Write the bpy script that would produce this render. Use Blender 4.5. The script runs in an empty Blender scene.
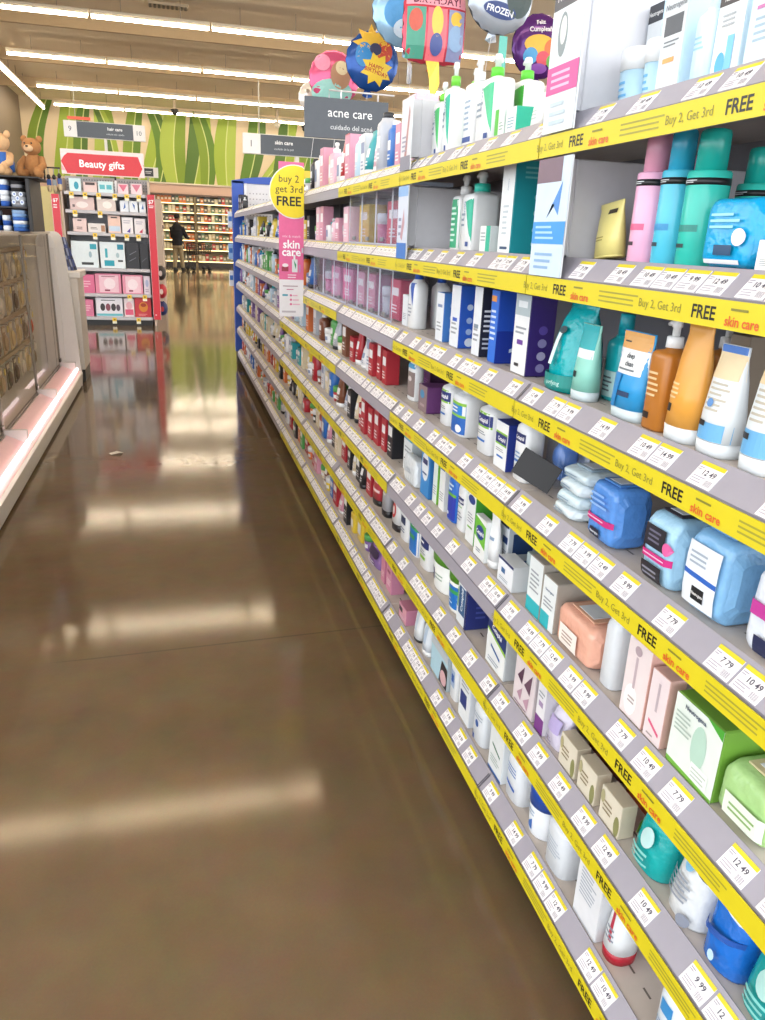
import bpy, math, random
from mathutils import Vector, Matrix
R = math.radians
C = bpy.context.scene.collection
random.seed(7)

# ---------------------------------------------------------------- materials
def lin(h):
    o = []
    for i in (0, 2, 4):
        c = int(h[i:i+2], 16) / 255
        o.append(c / 12.92 if c <= .04045 else ((c + .055) / 1.055) ** 2.4)
    return (*o, 1)
_M = {}
ALB = .88
def M(h, rough=.42, metal=0, vary=.06, scale=40, bump=0, sub=0):
    """principled surface, its tone and gloss gently varied by noise"""
    key = (h, rough, metal, vary, scale, bump)
    if key in _M: return _M[key]
    m = bpy.data.materials.new('surface_' + h); m.use_nodes = True
    nt = m.node_tree; b = nt.nodes['Principled BSDF']
    tc = nt.nodes.new('ShaderNodeTexCoord'); nz = nt.nodes.new('ShaderNodeTexNoise')
    nz.inputs['Scale'].default_value = scale; nz.inputs['Detail'].default_value = 2
    nt.links.new(tc.outputs['Object'], nz.inputs['Vector'])
    mx = nt.nodes.new('ShaderNodeMix'); mx.data_type = 'RGBA'
    c = tuple(v * ALB for v in lin(h)[:3])
    mx.inputs[6].default_value = tuple(max(0, v * (1 - vary)) for v in c[:3]) + (1,)
    mx.inputs[7].default_value = tuple(min(1, v * (1 + vary)) for v in c[:3]) + (1,)
    nt.links.new(nz.outputs['Fac'], mx.inputs[0]); nt.links.new(mx.outputs[2], b.inputs['Base Color'])
    b.inputs['Roughness'].default_value = rough; b.inputs['Metallic'].default_value = metal
    if bump:
        bp = nt.nodes.new('ShaderNodeBump'); bp.inputs['Strength'].default_value = bump; bp.inputs['Distance'].default_value = .01
        nt.links.new(nz.outputs['Fac'], bp.inputs['Height']); nt.links.new(bp.outputs[0], b.inputs['Normal'])
    _M[key] = m
    return m
def MC(h='ffffff', amount=.75, rough=.05):
    """clear plastic or glass sheet: see-through, with a gloss that grows at grazing angles"""
    key = ('clear', h, amount, rough)
    if key in _M: return _M[key]
    m = bpy.data.materials.new('clear_plastic'); m.use_nodes = True; nt = m.node_tree
    nt.nodes.remove(nt.nodes['Principled BSDF']); o = nt.nodes['Material Output']
    b = nt.nodes.new('ShaderNodeBsdfGlossy'); b.inputs['Roughness'].default_value = rough; b.inputs['Color'].default_value = (.9, .93, 1, 1)
    d = nt.nodes.new('ShaderNodeBsdfDiffuse'); d.inputs['Color'].default_value = lin(h)
    t = nt.nodes.new('ShaderNodeBsdfTransparent'); t.inputs[0].default_value = lin(h)
    fr = nt.nodes.new('ShaderNodeFresnel'); fr.inputs['IOR'].default_value = 1.45
    nz = nt.nodes.new('ShaderNodeTexNoise'); nz.inputs['Scale'].default_value = 6
    mr = nt.nodes.new('ShaderNodeMapRange'); mr.inputs['To Min'].default_value = (1 - amount) * .5; mr.inputs['To Max'].default_value = (1 - amount)
    nt.links.new(nz.outputs['Fac'], mr.inputs['Value'])
    y = nt.nodes.new('ShaderNodeMixShader'); nt.links.new(mr.outputs[0], y.inputs[0]); nt.links.new(t.outputs[0], y.inputs[1]); nt.links.new(d.outputs[0], y.inputs[2])
    mn = nt.nodes.new('ShaderNodeMath'); mn.operation = 'MINIMUM'; mn.inputs[1].default_value = .1; nt.links.new(fr.outputs[0], mn.inputs[0])
    x = nt.nodes.new('ShaderNodeMixShader'); nt.links.new(mn.outputs[0], x.inputs[0])
    nt.links.new(y.outputs[0], x.inputs[1]); nt.links.new(b.outputs[0], x.inputs[2]); nt.links.new(x.outputs[0], o.inputs['Surface'])
    _M[key] = m
    return m
def ME(h, s):
    key = ('emit', h, s)
    if key in _M: return _M[key]
    m = bpy.data.materials.new('lamp_glow'); m.use_nodes = True; nt = m.node_tree
    b = nt.nodes['Principled BSDF']; b.inputs['Base Color'].default_value = lin(h)
    b.inputs['Emission Color'].default_value = lin(h); b.inputs['Emission Strength'].default_value = s
    _M[key] = m
    return m
def mat(x): return M(x) if isinstance(x, str) else x

# ---------------------------------------------------------------- text outlines
_T = {}
def text_mesh(s, bold=False):
    k = (s, bold)
    if k in _T: return _T[k]
    cu = bpy.data.curves.new('lettering', 'FONT'); cu.body = s; cu.size = 1; cu.resolution_u = 2
    cu.align_x = 'CENTER'
    if bold: cu.offset = .022
    ob = bpy.data.objects.new('lettering', cu); C.objects.link(ob)
    bpy.context.view_layer.update()
    me = bpy.data.meshes.new_from_object(ob.evaluated_get(bpy.context.evaluated_depsgraph_get()))
    vs = [(v.co.x, v.co.y) for v in me.vertices]; fs = [tuple(p.vertices) for p in me.polygons]
    bpy.data.objects.remove(ob); bpy.data.curves.remove(cu); bpy.data.meshes.remove(me)
    if vs:
        xs = [v[0] for v in vs]; cx = (min(xs) + max(xs)) / 2
        vs = [(a - cx, b - .36) for a, b in vs]
    _T[k] = (vs, fs)
    return _T[k]

# ---------------------------------------------------------------- mesh builder
class MB:
    def __init__(s): s.v = []; s.f = []; s.m = []; s.sm = []; s.mats = []
    def mi(s, m):
        m = mat(m)
        if m not in s.mats: s.mats.append(m)
        return s.mats.index(m)
    def add(s, vs, fs, m, smooth=False):
        b = len(s.v); k = s.mi(m); s.v += [tuple(v) for v in vs]
        for f in fs: s.f.append(tuple(b + i for i in f)); s.m.append(k); s.sm.append(smooth)
        return s
    def box(s, x0, x1, y0, y1, z0, z1, m, c=0.0):
        if c <= 0:
            v = [(x, y, z) for x in (x0, x1) for y in (y0, y1) for z in (z0, z1)]
            return s.add(v, [(0,1,3,2),(4,6,7,5),(0,4,5,1),(2,3,7,6),(0,2,6,4),(1,5,7,3)], m)
        lo = (x0, y0, z0); hi = (x1, y1, z1); vs = []; ix = {}
        for a in (0, 1):
            for b in (0, 1):
                for d in (0, 1):
                    k = (a, b, d)
                    for ax in range(3):
                        p = [0, 0, 0]
                        for i in range(3):
                            e = (hi if k[i] else lo)[i]
                            p[i] = e if i == ax else e + (-c if k[i] else c)
                        ix[(k, ax)] = len(vs); vs.append(p)
        fs = []
        for ax in range(3):
            o = [i for i in range(3) if i != ax]
            for sd in (0, 1):
                q = []
                for a, b in ((0,0),(1,0),(1,1),(0,1)):
                    k = [0,0,0]; k[ax] = sd; k[o[0]] = a; k[o[1]] = b; q.append(ix[(tuple(k), ax)])
                fs.append(q)
            for a in (0, 1):
                for b in (0, 1):
                    k0 = [0,0,0]; k1 = [0,0,0]; k0[o[0]] = k1[o[0]] = a; k0[o[1]] = k1[o[1]] = b; k0[ax] = 0; k1[ax] = 1
                    fs.append([ix[(tuple(k0), o[0])], ix[(tuple(k1), o[0])], ix[(tuple(k1), o[1])], ix[(tuple(k0), o[1])]])
        for k in [(a, b, d) for a in (0,1) for b in (0,1) for d in (0,1)]: fs.append([ix[(k, 0)], ix[(k, 1)], ix[(k, 2)]])
        return s.add(vs, fs, m)
    def loft(s, secs, m, n=20, cap=True, cx=0, cy=0):
        """rings (z, rx, ry, power[, dx, dy])"""
        vs = []; fs = []
        for q in secs:
            z, rx, ry, p = q[:4]; dx = q[4] if len(q) > 4 else 0; dy = q[5] if len(q) > 5 else 0
            for i in range(n):
                a = 2 * math.pi * i / n; ca, sa = math.cos(a), math.sin(a)
                vs.append((cx + dx + rx * math.copysign(abs(ca) ** (2 / p), ca), cy + dy + ry * math.copysign(abs(sa) ** (2 / p), sa), z))
        for k in range(len(secs) - 1):
            for i in range(n):
                j = (i + 1) % n; fs.append((k*n+i, k*n+j, (k+1)*n+j, (k+1)*n+i))
        if cap:
            fs.append(tuple(range(n))[::-1]); fs.append(tuple((len(secs)-1)*n + i for i in range(n)))
        return s.add(vs, fs, m, True)
    def tube(s, pts, r, m, n=8):
        vs = []; fs = []
        for k, p in enumerate(pts):
            p = Vector(p); a = Vector(pts[max(0, k-1)]); b = Vector(pts[min(len(pts)-1, k+1)]); d = (b - a).normalized()
            u = d.cross(Vector((0, 0, 1)) if abs(d.z) < .9 else Vector((1, 0, 0))).normalized(); w = d.cross(u)
            rr = r[k] if isinstance(r, (list, tuple)) else r
            for i in range(n):
                t = 2 * math.pi * i / n; vs.append(p + (u * math.cos(t) + w * math.sin(t)) * rr)
        for k in range(len(pts) - 1):
            for i in range(n):
                j = (i + 1) % n; fs.append((k*n+i, k*n+j, (k+1)*n+j, (k+1)*n+i))
        fs.append(tuple(range(n))[::-1]); fs.append(tuple((len(pts)-1)*n + i for i in range(n)))
        return s.add(vs, fs, m, True)
    def ball(s, c, r, m, nu=16, nv=10, rot=None, f=None):
        r = (r, r, r) if not isinstance(r, (tuple, list)) else r; vs = []; fs = []
        for j in range(nv + 1):
            ph = math.pi * j / nv
            for i in range(nu):
                th = 2 * math.pi * i / nu; p = Vector((r[0]*math.sin(ph)*math.cos(th), r[1]*math.sin(ph)*math.sin(th), r[2]*math.cos(ph)))
                if f: p = f(p)
                if rot: p = rot @ p
                vs.append(p + Vector(c))
        for j in range(nv):
            for i in range(nu):
                k = (i + 1) % nu; fs.append((j*nu+i, (j+1)*nu+i, (j+1)*nu+k, j*nu+k))
        return s.add(vs, fs, m, True)
    def mesh(s, name):
        me = bpy.data.meshes.new(name); me.from_pydata(s.v, [], s.f)
        for m in s.mats: me.materials.append(m)
        me.polygons.foreach_set('material_index', s.m); me.polygons.foreach_set('use_smooth', s.sm); me.update()
        return me
    # printing laid on a surface: surf(u, v) -> point, u to the reader's right, metres; W half-width, H height
    def gfx(s, surf, W, H, items, e0=.0005):
        for n, it in enumerate(items):
            e = e0 + .00022 * n; k = it[0]
            if k == 'r':
                _, u0, v0, u1, v1, c = it; a, b = (8, 4); vs = []; fs = []
                for i in range(a + 1):
                    for j in range(b + 1): vs.append(surf((u0 + (u1-u0)*i/a) * W, (v0 + (v1-v0)*j/b) * H, e))
                for i in range(a):
                    for j in range(b): q = i*(b+1)+j; fs.append((q, q+b+1, q+b+2, q+1))
                s.add(vs, fs, c)
            elif k == 'e':
                _, u, v, ru, rv, c = it; N = 18
                vs = [surf(u*W, v*H, e)] + [surf(u*W + ru*W*f*math.cos(2*math.pi*i/N), v*H + rv*H*f*math.sin(2*math.pi*i/N), e) for f in (.5, 1) for i in range(N)]
                fs = [(0, 1+i, 1+(i+1)%N) for i in range(N)] + [(1+i, 1+N+i, 1+N+(i+1)%N, 1+(i+1)%N) for i in range(N)]
                s.add(vs, fs, c)
            elif k == 'p':
                c = it[2]; P = it[1]; N = len(P); cu = sum(p[0] for p in P) / N; cv_ = sum(p[1] for p in P) / N; Q = 5
                for a in range(N):      # fan of finely split triangles, so the print follows curved faces
                    A, B = P[a], P[(a + 1) % N]; ix = {}; vs = []; fs = []
                    for i in range(Q + 1):
                        for j in range(i + 1):
                            f = i / Q; t = j / i if i else 0; m0, m1 = A[0] + (B[0]-A[0])*t, A[1] + (B[1]-A[1])*t
                            ix[(i, j)] = len(vs); vs.append(surf((cu + (m0-cu)*f) * W, (cv_ + (m1-cv_)*f) * H, e))
                    for i in range(Q):
                        for j in range(i + 1):
                            fs.append((ix[(i, j)], ix[(i+1, j)], ix[(i+1, j+1)]))
                            if j < i: fs.append((ix[(i, j)], ix[(i+1, j+1)], ix[(i, j+1)]))
                    s.add(vs, fs, c)
            elif k == 't':
                t, u, v, sz, c = it[1:6]; bold = len(it) > 6 and it[6]; rot = it[7] if len(it) > 7 else 0
                tv, tf = text_mesh(t, bold); z = sz * H * 1.35; ca, sa = math.cos(rot), math.sin(rot)
                wide = max([abs(a) for a, b in tv] or [1]) * z; lim = (it[8] if len(it) > 8 else .96) * (W - abs(u) * W * .6) if not rot else 9
                sx = min(1, lim / wide) if wide > 0 else 1
                z *= sx ** .7; sx = sx ** .3
                s.add([surf(u*W + (a*sx*ca - b*sa)*z, v*H + (a*sx*sa + b*ca)*z, e) for a, b in tv], tf, c)
            elif k == 'l':
                _, u0, v0, u1, v1, cnt, c = it; rnd = random.Random(int(abs(v0*977+u0*31+cnt)))
                for q in range(cnt):
                    h = (v1 - v0) / cnt; a = v1 - h * (q + .75); uu = u0 + (u1 - u0) * rnd.uniform(.7, 1)
                    s.add([surf((u0 + (uu-u0)*i/6)*W, y*H, e) for i in range(7) for y in (a, a + h*.42)], [(2*i, 2*i+2, 2*i+3, 2*i+1) for i in range(6)], c)
        return s
def front(d):  return lambda u, v, e: (-d - e, -u, v)            # flat face looking to the aisle (-x)
def side(y):   return lambda u, v, e: (u, -y - e, v)             # flat face looking at -y
def loft_front(secs, cx=0):
    def f(u, v, e):
        z = min(max(v, secs[0][0]), secs[-1][0])
        for a, b in zip(secs, secs[1:]):
            if a[0] <= z <= b[0]: break
        t = (z - a[0]) / max(1e-6, b[0] - a[0]); rx = a[1] + (b[1]-a[1])*t; ry = a[2] + (b[2]-a[2])*t; p = a[3] + (b[3]-a[3])*t
        y = max(-ry, min(ry, -u)); k = abs(y) / max(ry, 1e-6)
        return (cx - rx * max(0, 1 - k ** p) ** (1/p) - e, y, v)
    return f

# ---------------------------------------------------------------- objects
def empty(name, loc=(0,0,0), rz=0):
    o = bpy.data.objects.new(name, None); C.objects.link(o); o.location = loc; o.rotation_euler = (0,0,rz); o.empty_display_size = .05
    return o
def put(name, mb, parent=None, loc=(0,0,0), rot=(0,0,0)):
    me = mb if isinstance(mb, bpy.types.Mesh) else mb.mesh(name)
    o = bpy.data.objects.new(name, me); C.objects.link(o); o.parent = parent; o.location = loc; o.rotation_euler = rot
    return o
def tag(o, label, cat, group=None):
    o['label'] = label; o['category'] = cat
    if group: o['group'] = group
    return o
def struct(o): o['kind'] = 'structure'; return o
ORD = ['first','second','third','fourth','fifth','sixth','seventh','eighth','ninth','tenth','eleventh','twelfth','thirteenth','fourteenth','fifteenth','sixteenth','seventeenth','eighteenth']

# ---------------------------------------------------------------- packaging: each returns (root name, [(part, mesh)]) ; base at the origin, front towards -x
WH = 'eceef0'
def k_carton(w, d, h, col, side_col=None, g=(), gs=(), top=None):
    b = MB(); b.box(-d/2, d/2, -w/2, w/2, 0, h, side_col or col, min(w, d, h) * .03)
    b.gfx(front(d/2), w/2, h, [('r', -.985, .008, .985, .992, col)] + list(g), .0003)
    if gs: b.gfx(side(w/2), d/2, h, gs, .0004)
    return 'carton', [('carton', b)]
def bottle_secs(w, d, h, sh=.8, neck=.35, p=3.2):
    return [(0, d/2*.9, w/2*.9, p), (.02*h, d/2, w/2, p), (h*sh*.9, d/2, w/2, p), (h*sh*.97, d/2*.93, w/2*.93, p), (h*sh*1.03, d/2*.7, w/2*.7, 2.5), (h*sh*1.06, d/2*neck*1.3, w/2*neck, 2), (h*sh*1.08, d/2*neck*1.3, w/2*neck, 2)]
def k_lotion(w, d, h, col=WH, cap=WH, g=(), neck=.5, sh=.84):
    s = bottle_secs(w, d, h, sh, neck); b = MB(); b.loft(s, M(col, .3)); b.gfx(loft_front(s), w/2, h, g)
    r = min(d, w) / 2 * max(.55, neck); z0 = h * sh * 1.05
    c = MB(); c.loft([(z0, r, r, 2), (h*.985, r*.96, r*.96, 2), (h, r*.85, r*.85, 2)], M(cap, .35))
    return 'lotion_bottle', [('bottle', b), ('cap', c)]
def k_pump(w, d, h, col=WH, collar='7ac943', head=WH, g=(), sdir=-1):
    s = [(0, d/2*.94, w/2*.94, 5), (.015*h, d/2, w/2, 5), (.665*h, d/2, w/2, 5), (.70*h, d/2*.96, w/2*.97, 4.5), (.72*h, d/2*.84, w/2*.86, 4), (.735*h, d/2*.5, w/2*.45, 2.5), (.757*h, d/2*.4, w/2*.36, 2)]; b = MB(); b.loft(s, M(col, .3)); b.gfx(loft_front(s), w/2, h, g)
    r = min(d, w) * .26; z = h * .755
    c = MB(); c.loft([(z, r, r, 2), (z + h*.095, r*.95, r*.95, 2), (z + h*.1, r*.8, r*.8, 2)], M(collar, .35))
    p = MB(); p.loft([(z + h*.09, r*.45, r*.45, 2), (h*.93, r*.45, r*.45, 2), (h*.935, r*.6, r*.6, 2), (h*.985, r*.55, r*.55, 2), (h, r*.4, r*.4, 2)], M(head, .35))
    L = r * 1.5
    p.tube([(0, 0, h*.965), (sdir*0, -sdir*L*.6, h*.965), (0, -sdir*L, h*.95)], [r*.4, r*.33, r*.26], M(head, .35), 8)
    return 'pump_bottle', [('bottle', b), ('collar', c), ('pump_head', p)]
def k_tube(w, d, h, col, cap=WH, g=(), top=None, capfrac=.13, tw=1.0):
    z = h * capfrac; p = 2.3
    s = [(z, d/2, w/2, p), (h*.4, d/2*.88, w/2*.99, p), (h*.7, d/2*.55, w/2*(.5+.5*tw), p), (h*.9, d/2*.16, w/2*tw, p), (h*.93, .0022, w/2*tw, 6), (h, .002, w/2*tw, 6)]
    b = MB(); b.loft(s, M(col, .32), 24); b.gfx(loft_front(s), w/2, h, g)
    c = MB(); c.loft([(0, d/2*.97, w/2*.97, p), (z*.96, d/2*1.01, w/2*1.01, p), (z, d/2*.9, w/2*.9, p)], M(cap, .35) if isinstance(cap, str) else cap, 24)
    return 'squeeze_tube', [('tube', b), ('cap', c)]
def k_jar(w, d, h, col=WH, lid='7ac943', g=(), f=.64):
    s = [(0, d/2*.84, w/2*.84, 2), (h*.03, d/2*.88, w/2*.88, 2), (h*f, d/2*.97, w/2*.97, 2)]
    b = MB(); b.loft(s, M(col, .3), 28); b.gfx(loft_front(s), w/2, h, g)
    c = MB(); c.loft([(h*f*1.001, d/2, w/2, 2), (h*.95, d/2, w/2, 2), (h*.985, d/2*.96, w/2*.96, 2), (h, d/2*.88, w/2*.88, 2)], M(lid, .4), 28)
    return 'cream_jar', [('jar', b), ('lid', c)]
def k_cyl(w, d, h, col, cap=None, band='17181c', g=()):
    r = w / 2; s = [(0, r*.93, r*.93, 2), (h*.015, r, r, 2), (h*.69, r, r, 2), (h*.705, r*.94, r*.94, 2)]
    b = MB(); b.loft(s, M(col, .25), 28); b.gfx(loft_front(s), w/2, h, g)
    bd = MB(); bd.loft([(h*.6, r*1.012, r*1.012, 2), (h*.65, r*1.012, r*1.012, 2)], M(band, .4), 28)
    bd.gfx(loft_front([(0, r*1.012, r*1.012, 2), (h, r*1.012, r*1.012, 2)]), w/2, h, [('l', -.6, .612, .5, .64, 2, 'd8dde0')])
    c = MB(); q = r*.72; c.loft([(h*.7, q, q, 2), (h*.96, q*.97, q*.97, 2), (h*.99, q*.9, q*.9, 2), (h, q*.7, q*.7, 2)], M(cap or col, .25), 24)
    return 'spray_bottle', [('bottle', b), ('band', bd), ('cap', c)]
def k_wipes(w, d, h, col, g=(), flap=None, p=5.0, seed=1, gs=()):
    """soft plastic pack: pillow with pinched end seams, wrinkled film, flap label on top"""
    rx, ry, rz = d/2, w/2*.94, h/2; N = 28; K = 12; vs = []; fs = []
    def pt(th, k, e=0):
        t = -1 + 2*k/K; y = ry * math.sin(t*math.pi/2) ; q = max(0, 1 - abs(y/ry)**9)**.5
        q = .8 + .2*q
        ca, sa = math.cos(th), math.sin(th)
        wr = 1 + .035*math.sin(7*th + seed) * abs(t)**2 + .02*math.sin(13*t*3 + 5*th + seed*2)
        return (rx*q*wr*math.copysign(abs(ca)**(2/p), ca), y, rz + rz*q*wr*math.copysign(abs(sa)**(2/p), sa) * (.99))
    for k in range(K+1):
        for i in range(N): vs.append(pt(2*math.pi*i/N, k))
    for k in range(K):
        for i in range(N): j = (i+1) % N; fs.append((k*N+i, k*N+j, (k+1)*N+j, (k+1)*N+i))
    b = MB(); zl = min(v[2] for v in vs); vs = [(x, y, z - zl) for x, y, z in vs]
    b.add(vs, fs, M(col, .22, 0, .1, 60, .25), True)
    for k in (0, K):         # folded end panels
        ring = vs[k*N:(k+1)*N]; cxm = sum(v[0] for v in ring)/N; czm = sum(v[2] for v in ring)/N; yo = ring[0][1] + (.006 if k else -.006)
        inn = [(cxm + (v[0]-cxm)*.7, yo, czm + (v[2]-czm)*.7) for v in ring]
        b.add(list(ring) + inn, [(i, (i+1) % N, N + (i+1) % N, N + i) for i in range(N)] + [tuple(N + i for i in range(N))], M(col, .22, 0, .1, 60, .25))
    for sg in (-1, 1):      # crimped end seams
        q = []
        for j in range(9):
            zz = rz + (j/8 - .5) * h * .62; xx = .003*math.sin(j*2.1 + seed)
            q += [(xx, sg*ry*.96, zz), (xx*1.6, sg*(w/2), zz)]
        b.add(q, [(2*j, 2*j+1, 2*j+3, 2*j+2) for j in range(8)], M(col, .22, 0, .1, 60, .25))
    def sf(u, v, e):
        y = max(-ry, min(ry, -u)); q = .8 + .2*max(0, 1 - abs(y/ry)**9)**.5; t = max(-1, min(1, (v - rz)/(rz*q)))
        return (-rx*q*1.075*max(0, 1 - abs(t)**p)**(1/p) - e - .0008, y, v)
    b.gfx(sf, w/2, h, g)
    parts = [('pack', b)]
    if flap:
        f = MB(); f.box(-d*.3, d*.3, -w*.3, w*.3, h*1.0, h*1.0 + .0035, flap, .001); f.box(-d*.22, d*.22, -w*.2, w*.2, h + .0035, h + .0042, M('dfe6ee')); parts.append(('flap', f))
    return 'wipes_pack', parts
def k_bag(w, d, h, col, g=(), seed=1, topcol=None):
    """stand-up pouch: wide pleated base, flat sealed top"""
    N = 24; vs = []; fs = []; K = 9
    prof = [(0, .86, .94), (.05, 1, 1), (.3, .97, 1), (.55, .75, .985), (.78, .42, .97), (.9, .12, .98), (.94, .03, 1), (1, .03, 1)]
    for z, a, b_ in prof:
        for i in range(N):
            th = 2*math.pi*i/N; ca, sa = math.cos(th), math.sin(th); wr = 1 + .05*math.sin(5*th + seed + z*6)*(.3 + z)
            vs.append((d/2*a*wr*math.copysign(abs(ca)**.8, ca) + .006*math.sin(seed + 3*sa + z*4)*z, w/2*b_*math.copysign(abs(sa)**.8, sa), z*h))
    for k in range(len(prof)-1):
        for i in range(N): j = (i+1) % N; fs.append((k*N+i, k*N+j, (k+1)*N+j, (k+1)*N+i))
    fs.append(tuple(range(N))[::-1]); fs.append(tuple((len(prof)-1)*N+i for i in range(N)))
    b = MB(); b.add(vs, fs, M(col, .22, 0, .1, 60, .25), True)
    secs = [(z*h, d/2*a*1.09 + .005, w/2*b_*1.02, 2.4) for z, a, b_ in prof]
    b.gfx(loft_front(secs), w/2, h, g)
    return 'pouch', [('pouch', b)]
def k_blister(w, d, h, card, dome='5b94e8', g=()):
    b = MB(); b.box(d/2 - .002, d/2, -w/2, w/2, 0, h, card)
    b.gfx(lambda u, v, e: (d/2 - .002 - e, -u, v), w/2, h, g)
    c = MB(); c.ball((0, 0, h*.45), (d*.4, w*.3, h*.26), M(dome, .35)); c.box(-d*.2, d*.3, -w*.16, w*.16, h*.06, h*.3, M(dome, .4), .004)
    q = MB(); q.loft([(h*.02, d/2*.95, w*.46, 4), (h*.7, d/2*.95, w*.46, 4), (h*.78, d/2*.5, w*.4, 4)], MC('f4f8ff', .92), 20, False)
    return 'blister_pack', [('backing_card', b), ('facial_brush', c), ('blister', q)]
def k_clearbox(w, d, h, tint='f4f6fb'):
    m = MC(tint, .93); b = MB(); t = .0025
    b.add([(x, y, z) for x, y in ((d/2, -w/2), (-d/2, -w/2), (-d/2, w/2), (d/2, w/2)) for z in (0, h)], [(0, 1, 3, 2), (2, 3, 5, 4), (4, 5, 7, 6)], m)
    b.box(-d/2, -d/2 + t, -w/2, w/2, 0, .006, M('c9d6ea', .3))
    for y in (-w/2, w/2 - t): b.box(-d/2, -d/2 + t, y, y + t, .006, h, M('dfe6f2', .3))
    c = MB(); c.box(-d/2 - .001, d/2 + .001, -w/2 - .001, w/2 + .001, h, h + .012, M('c9d6ea', .3), .002)
    l = MB(); l.box(-d/2 - .006, -d/2, -.02, .02, .012, .026, M('8a8f98', .35, .5), .002)
    return 'security_box', [('clear_case', b), ('lid', c), ('lock', l)]
KIND = dict(carton=k_carton, lotion=k_lotion, pump=k_pump, tube=k_tube, jar=k_jar, cyl=k_cyl, wipes=k_wipes, bag=k_bag, blister=k_blister, clearbox=k_clearbox)
_P = {}
def product(kind, args, loc, rot, name, label, cat, group=None):
    """first time: builds the meshes; again: copies of the thing and of each of its parts, sharing mesh data"""
    key = repr((kind, args, name))
    if key not in _P:
        nm, parts = KIND[kind](**args); nm = name or nm; _P[key] = (nm, [(p if len(parts) > 1 else nm, mb.mesh(p)) for p, mb in parts])
    nm, ps = _P[key]
    if len(ps) == 1: o = put(ps[0][0], ps[0][1], None, loc, rot)
    else:
        o = empty(nm, loc); o.rotation_euler = rot
        for p, me in ps: put(p, me, o)
    return tag(o, label, cat, group)

EXPOSURE, AMBIENT, LAMP = 0.9, 2.1, 20
# ================================================================ camera
CAM = Matrix([[0.966883, 0.048091, -0.250649], [-0.252136, 0.332226, -0.908875], [0.039563, 0.941973, 0.333349]])
cd = bpy.data.cameras.new('camera'); cam = bpy.data.objects.new('camera', cd); C.objects.link(cam)
cam.matrix_world = Matrix.Translation((0, 0, 1.37)) @ CAM.to_4x4()
cd.sensor_fit = 'AUTO'; cd.sensor_width = 36; cd.lens = 36 * 766 / 1020; cd.clip_start = .02; cd.clip_end = 200
sc = bpy.context.scene; sc.camera = cam
sc.view_settings.view_transform = 'Standard'; sc.view_settings.look = 'None'; sc.view_settings.gamma = 1
sc.view_settings.use_curve_mapping = False; sc.view_settings.exposure = EXPOSURE
w = bpy.data.worlds.new('world'); sc.world = w; w.use_nodes = True
w.node_tree.nodes['Background'].inputs[0].default_value = (.93, .97, 1, 1); w.node_tree.nodes['Background'].inputs[1].default_value = AMBIENT
try: sc.cycles.transparent_max_bounces = 24
except Exception: pass

# ================================================================ setting
def concrete():
    m = bpy.data.materials.new('polished_concrete'); m.use_nodes = True; nt = m.node_tree; b = nt.nodes['Principled BSDF']; L = nt.links.new
    tc = nt.nodes.new('ShaderNodeTexCoord')
    def noise(s, d=5, r=.6):
        n = nt.nodes.new('ShaderNodeTexNoise'); n.inputs['Scale'].default_value = s; n.inputs['Detail'].default_value = d; n.inputs['Roughness'].default_value = r
        L(tc.outputs['Object'], n.inputs['Vector']); return n
    n1, n2, n3 = noise(1.1), noise(9), noise(180, 3)
    cr = nt.nodes.new('ShaderNodeValToRGB'); e = cr.color_ramp.elements
    e[0].position = .3; e[0].color = lin('5a4936'); e[1].position = .72; e[1].color = lin('705e48')
    L(n1.outputs['Fac'], cr.inputs[0])
    mx = nt.nodes.new('ShaderNodeMix'); mx.data_type = 'RGBA'; mx.blend_type = 'OVERLAY'; mx.inputs[0].default_value = .22
    L(cr.outputs[0], mx.inputs[6]); L(n2.outputs['Color'], mx.inputs[7])
    mx2 = nt.nodes.new('ShaderNodeMix'); mx2.data_type = 'RGBA'; mx2.blend_type = 'OVERLAY'; mx2.inputs[0].default_value = .12
    L(mx.outputs[2], mx2.inputs[6]); L(n3.outputs['Color'], mx2.inputs[7])
    # saw-cut control joints across the aisle
    sp = nt.nodes.new('ShaderNodeSeparateXYZ'); L(tc.outputs['Object'], sp.inputs[0])
    def math_(op, a, bb):
        q = nt.nodes.new('ShaderNodeMath'); q.operation = op
        for i, v in enumerate((a, bb)):
            if isinstance(v, (int, float)): q.inputs[i].default_value = v
            else: L(v, q.inputs[i])
        return q.outputs[0]
    t = math_('ABSOLUTE', math_('SUBTRACT', math_('MODULO', math_('ADD', sp.outputs[1], 2.08), 4.5), 0), 0)
    t = math_('LESS_THAN', math_('ABSOLUTE', math_('SUBTRACT', t, math_('ADD', math_('MULTIPLY', sp.outputs[0], .05), .02)), 0), .004)
    mx3 = nt.nodes.new('ShaderNodeMix'); mx3.data_type = 'RGBA'; L(math_('MULTIPLY', t, .6), mx3.inputs[0]); L(mx2.outputs[2], mx3.inputs[6]); mx3.inputs[7].default_value = lin('4a4034')
    L(mx3.outputs[2], b.inputs['Base Color'])
    mr = nt.nodes.new('ShaderNodeMapRange'); mr.inputs['From Min'].default_value = .38; mr.inputs['From Max'].default_value = .66; mr.inputs['To Min'].default_value = .03; mr.inputs['To Max'].default_value = .15
    L(n3.outputs['Fac'], mr.inputs['Value']); L(mr.outputs[0], b.inputs['Roughness'])
    b.inputs['Specular IOR Level'].default_value = .29; b.inputs['Specular Tint'].default_value = (1, .9, .72, 1)
    bp = nt.nodes.new('ShaderNodeBump'); bp.inputs['Strength'].default_value = .06; bp.inputs['Distance'].default_value = .0012
    L(n3.outputs['Fac'], bp.inputs['Height']); L(bp.outputs[0], b.inputs['Normal'])
    return m
struct(put('floor', MB().box(-9, 22, -6, 34.6, -.1, 0, concrete())))
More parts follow.
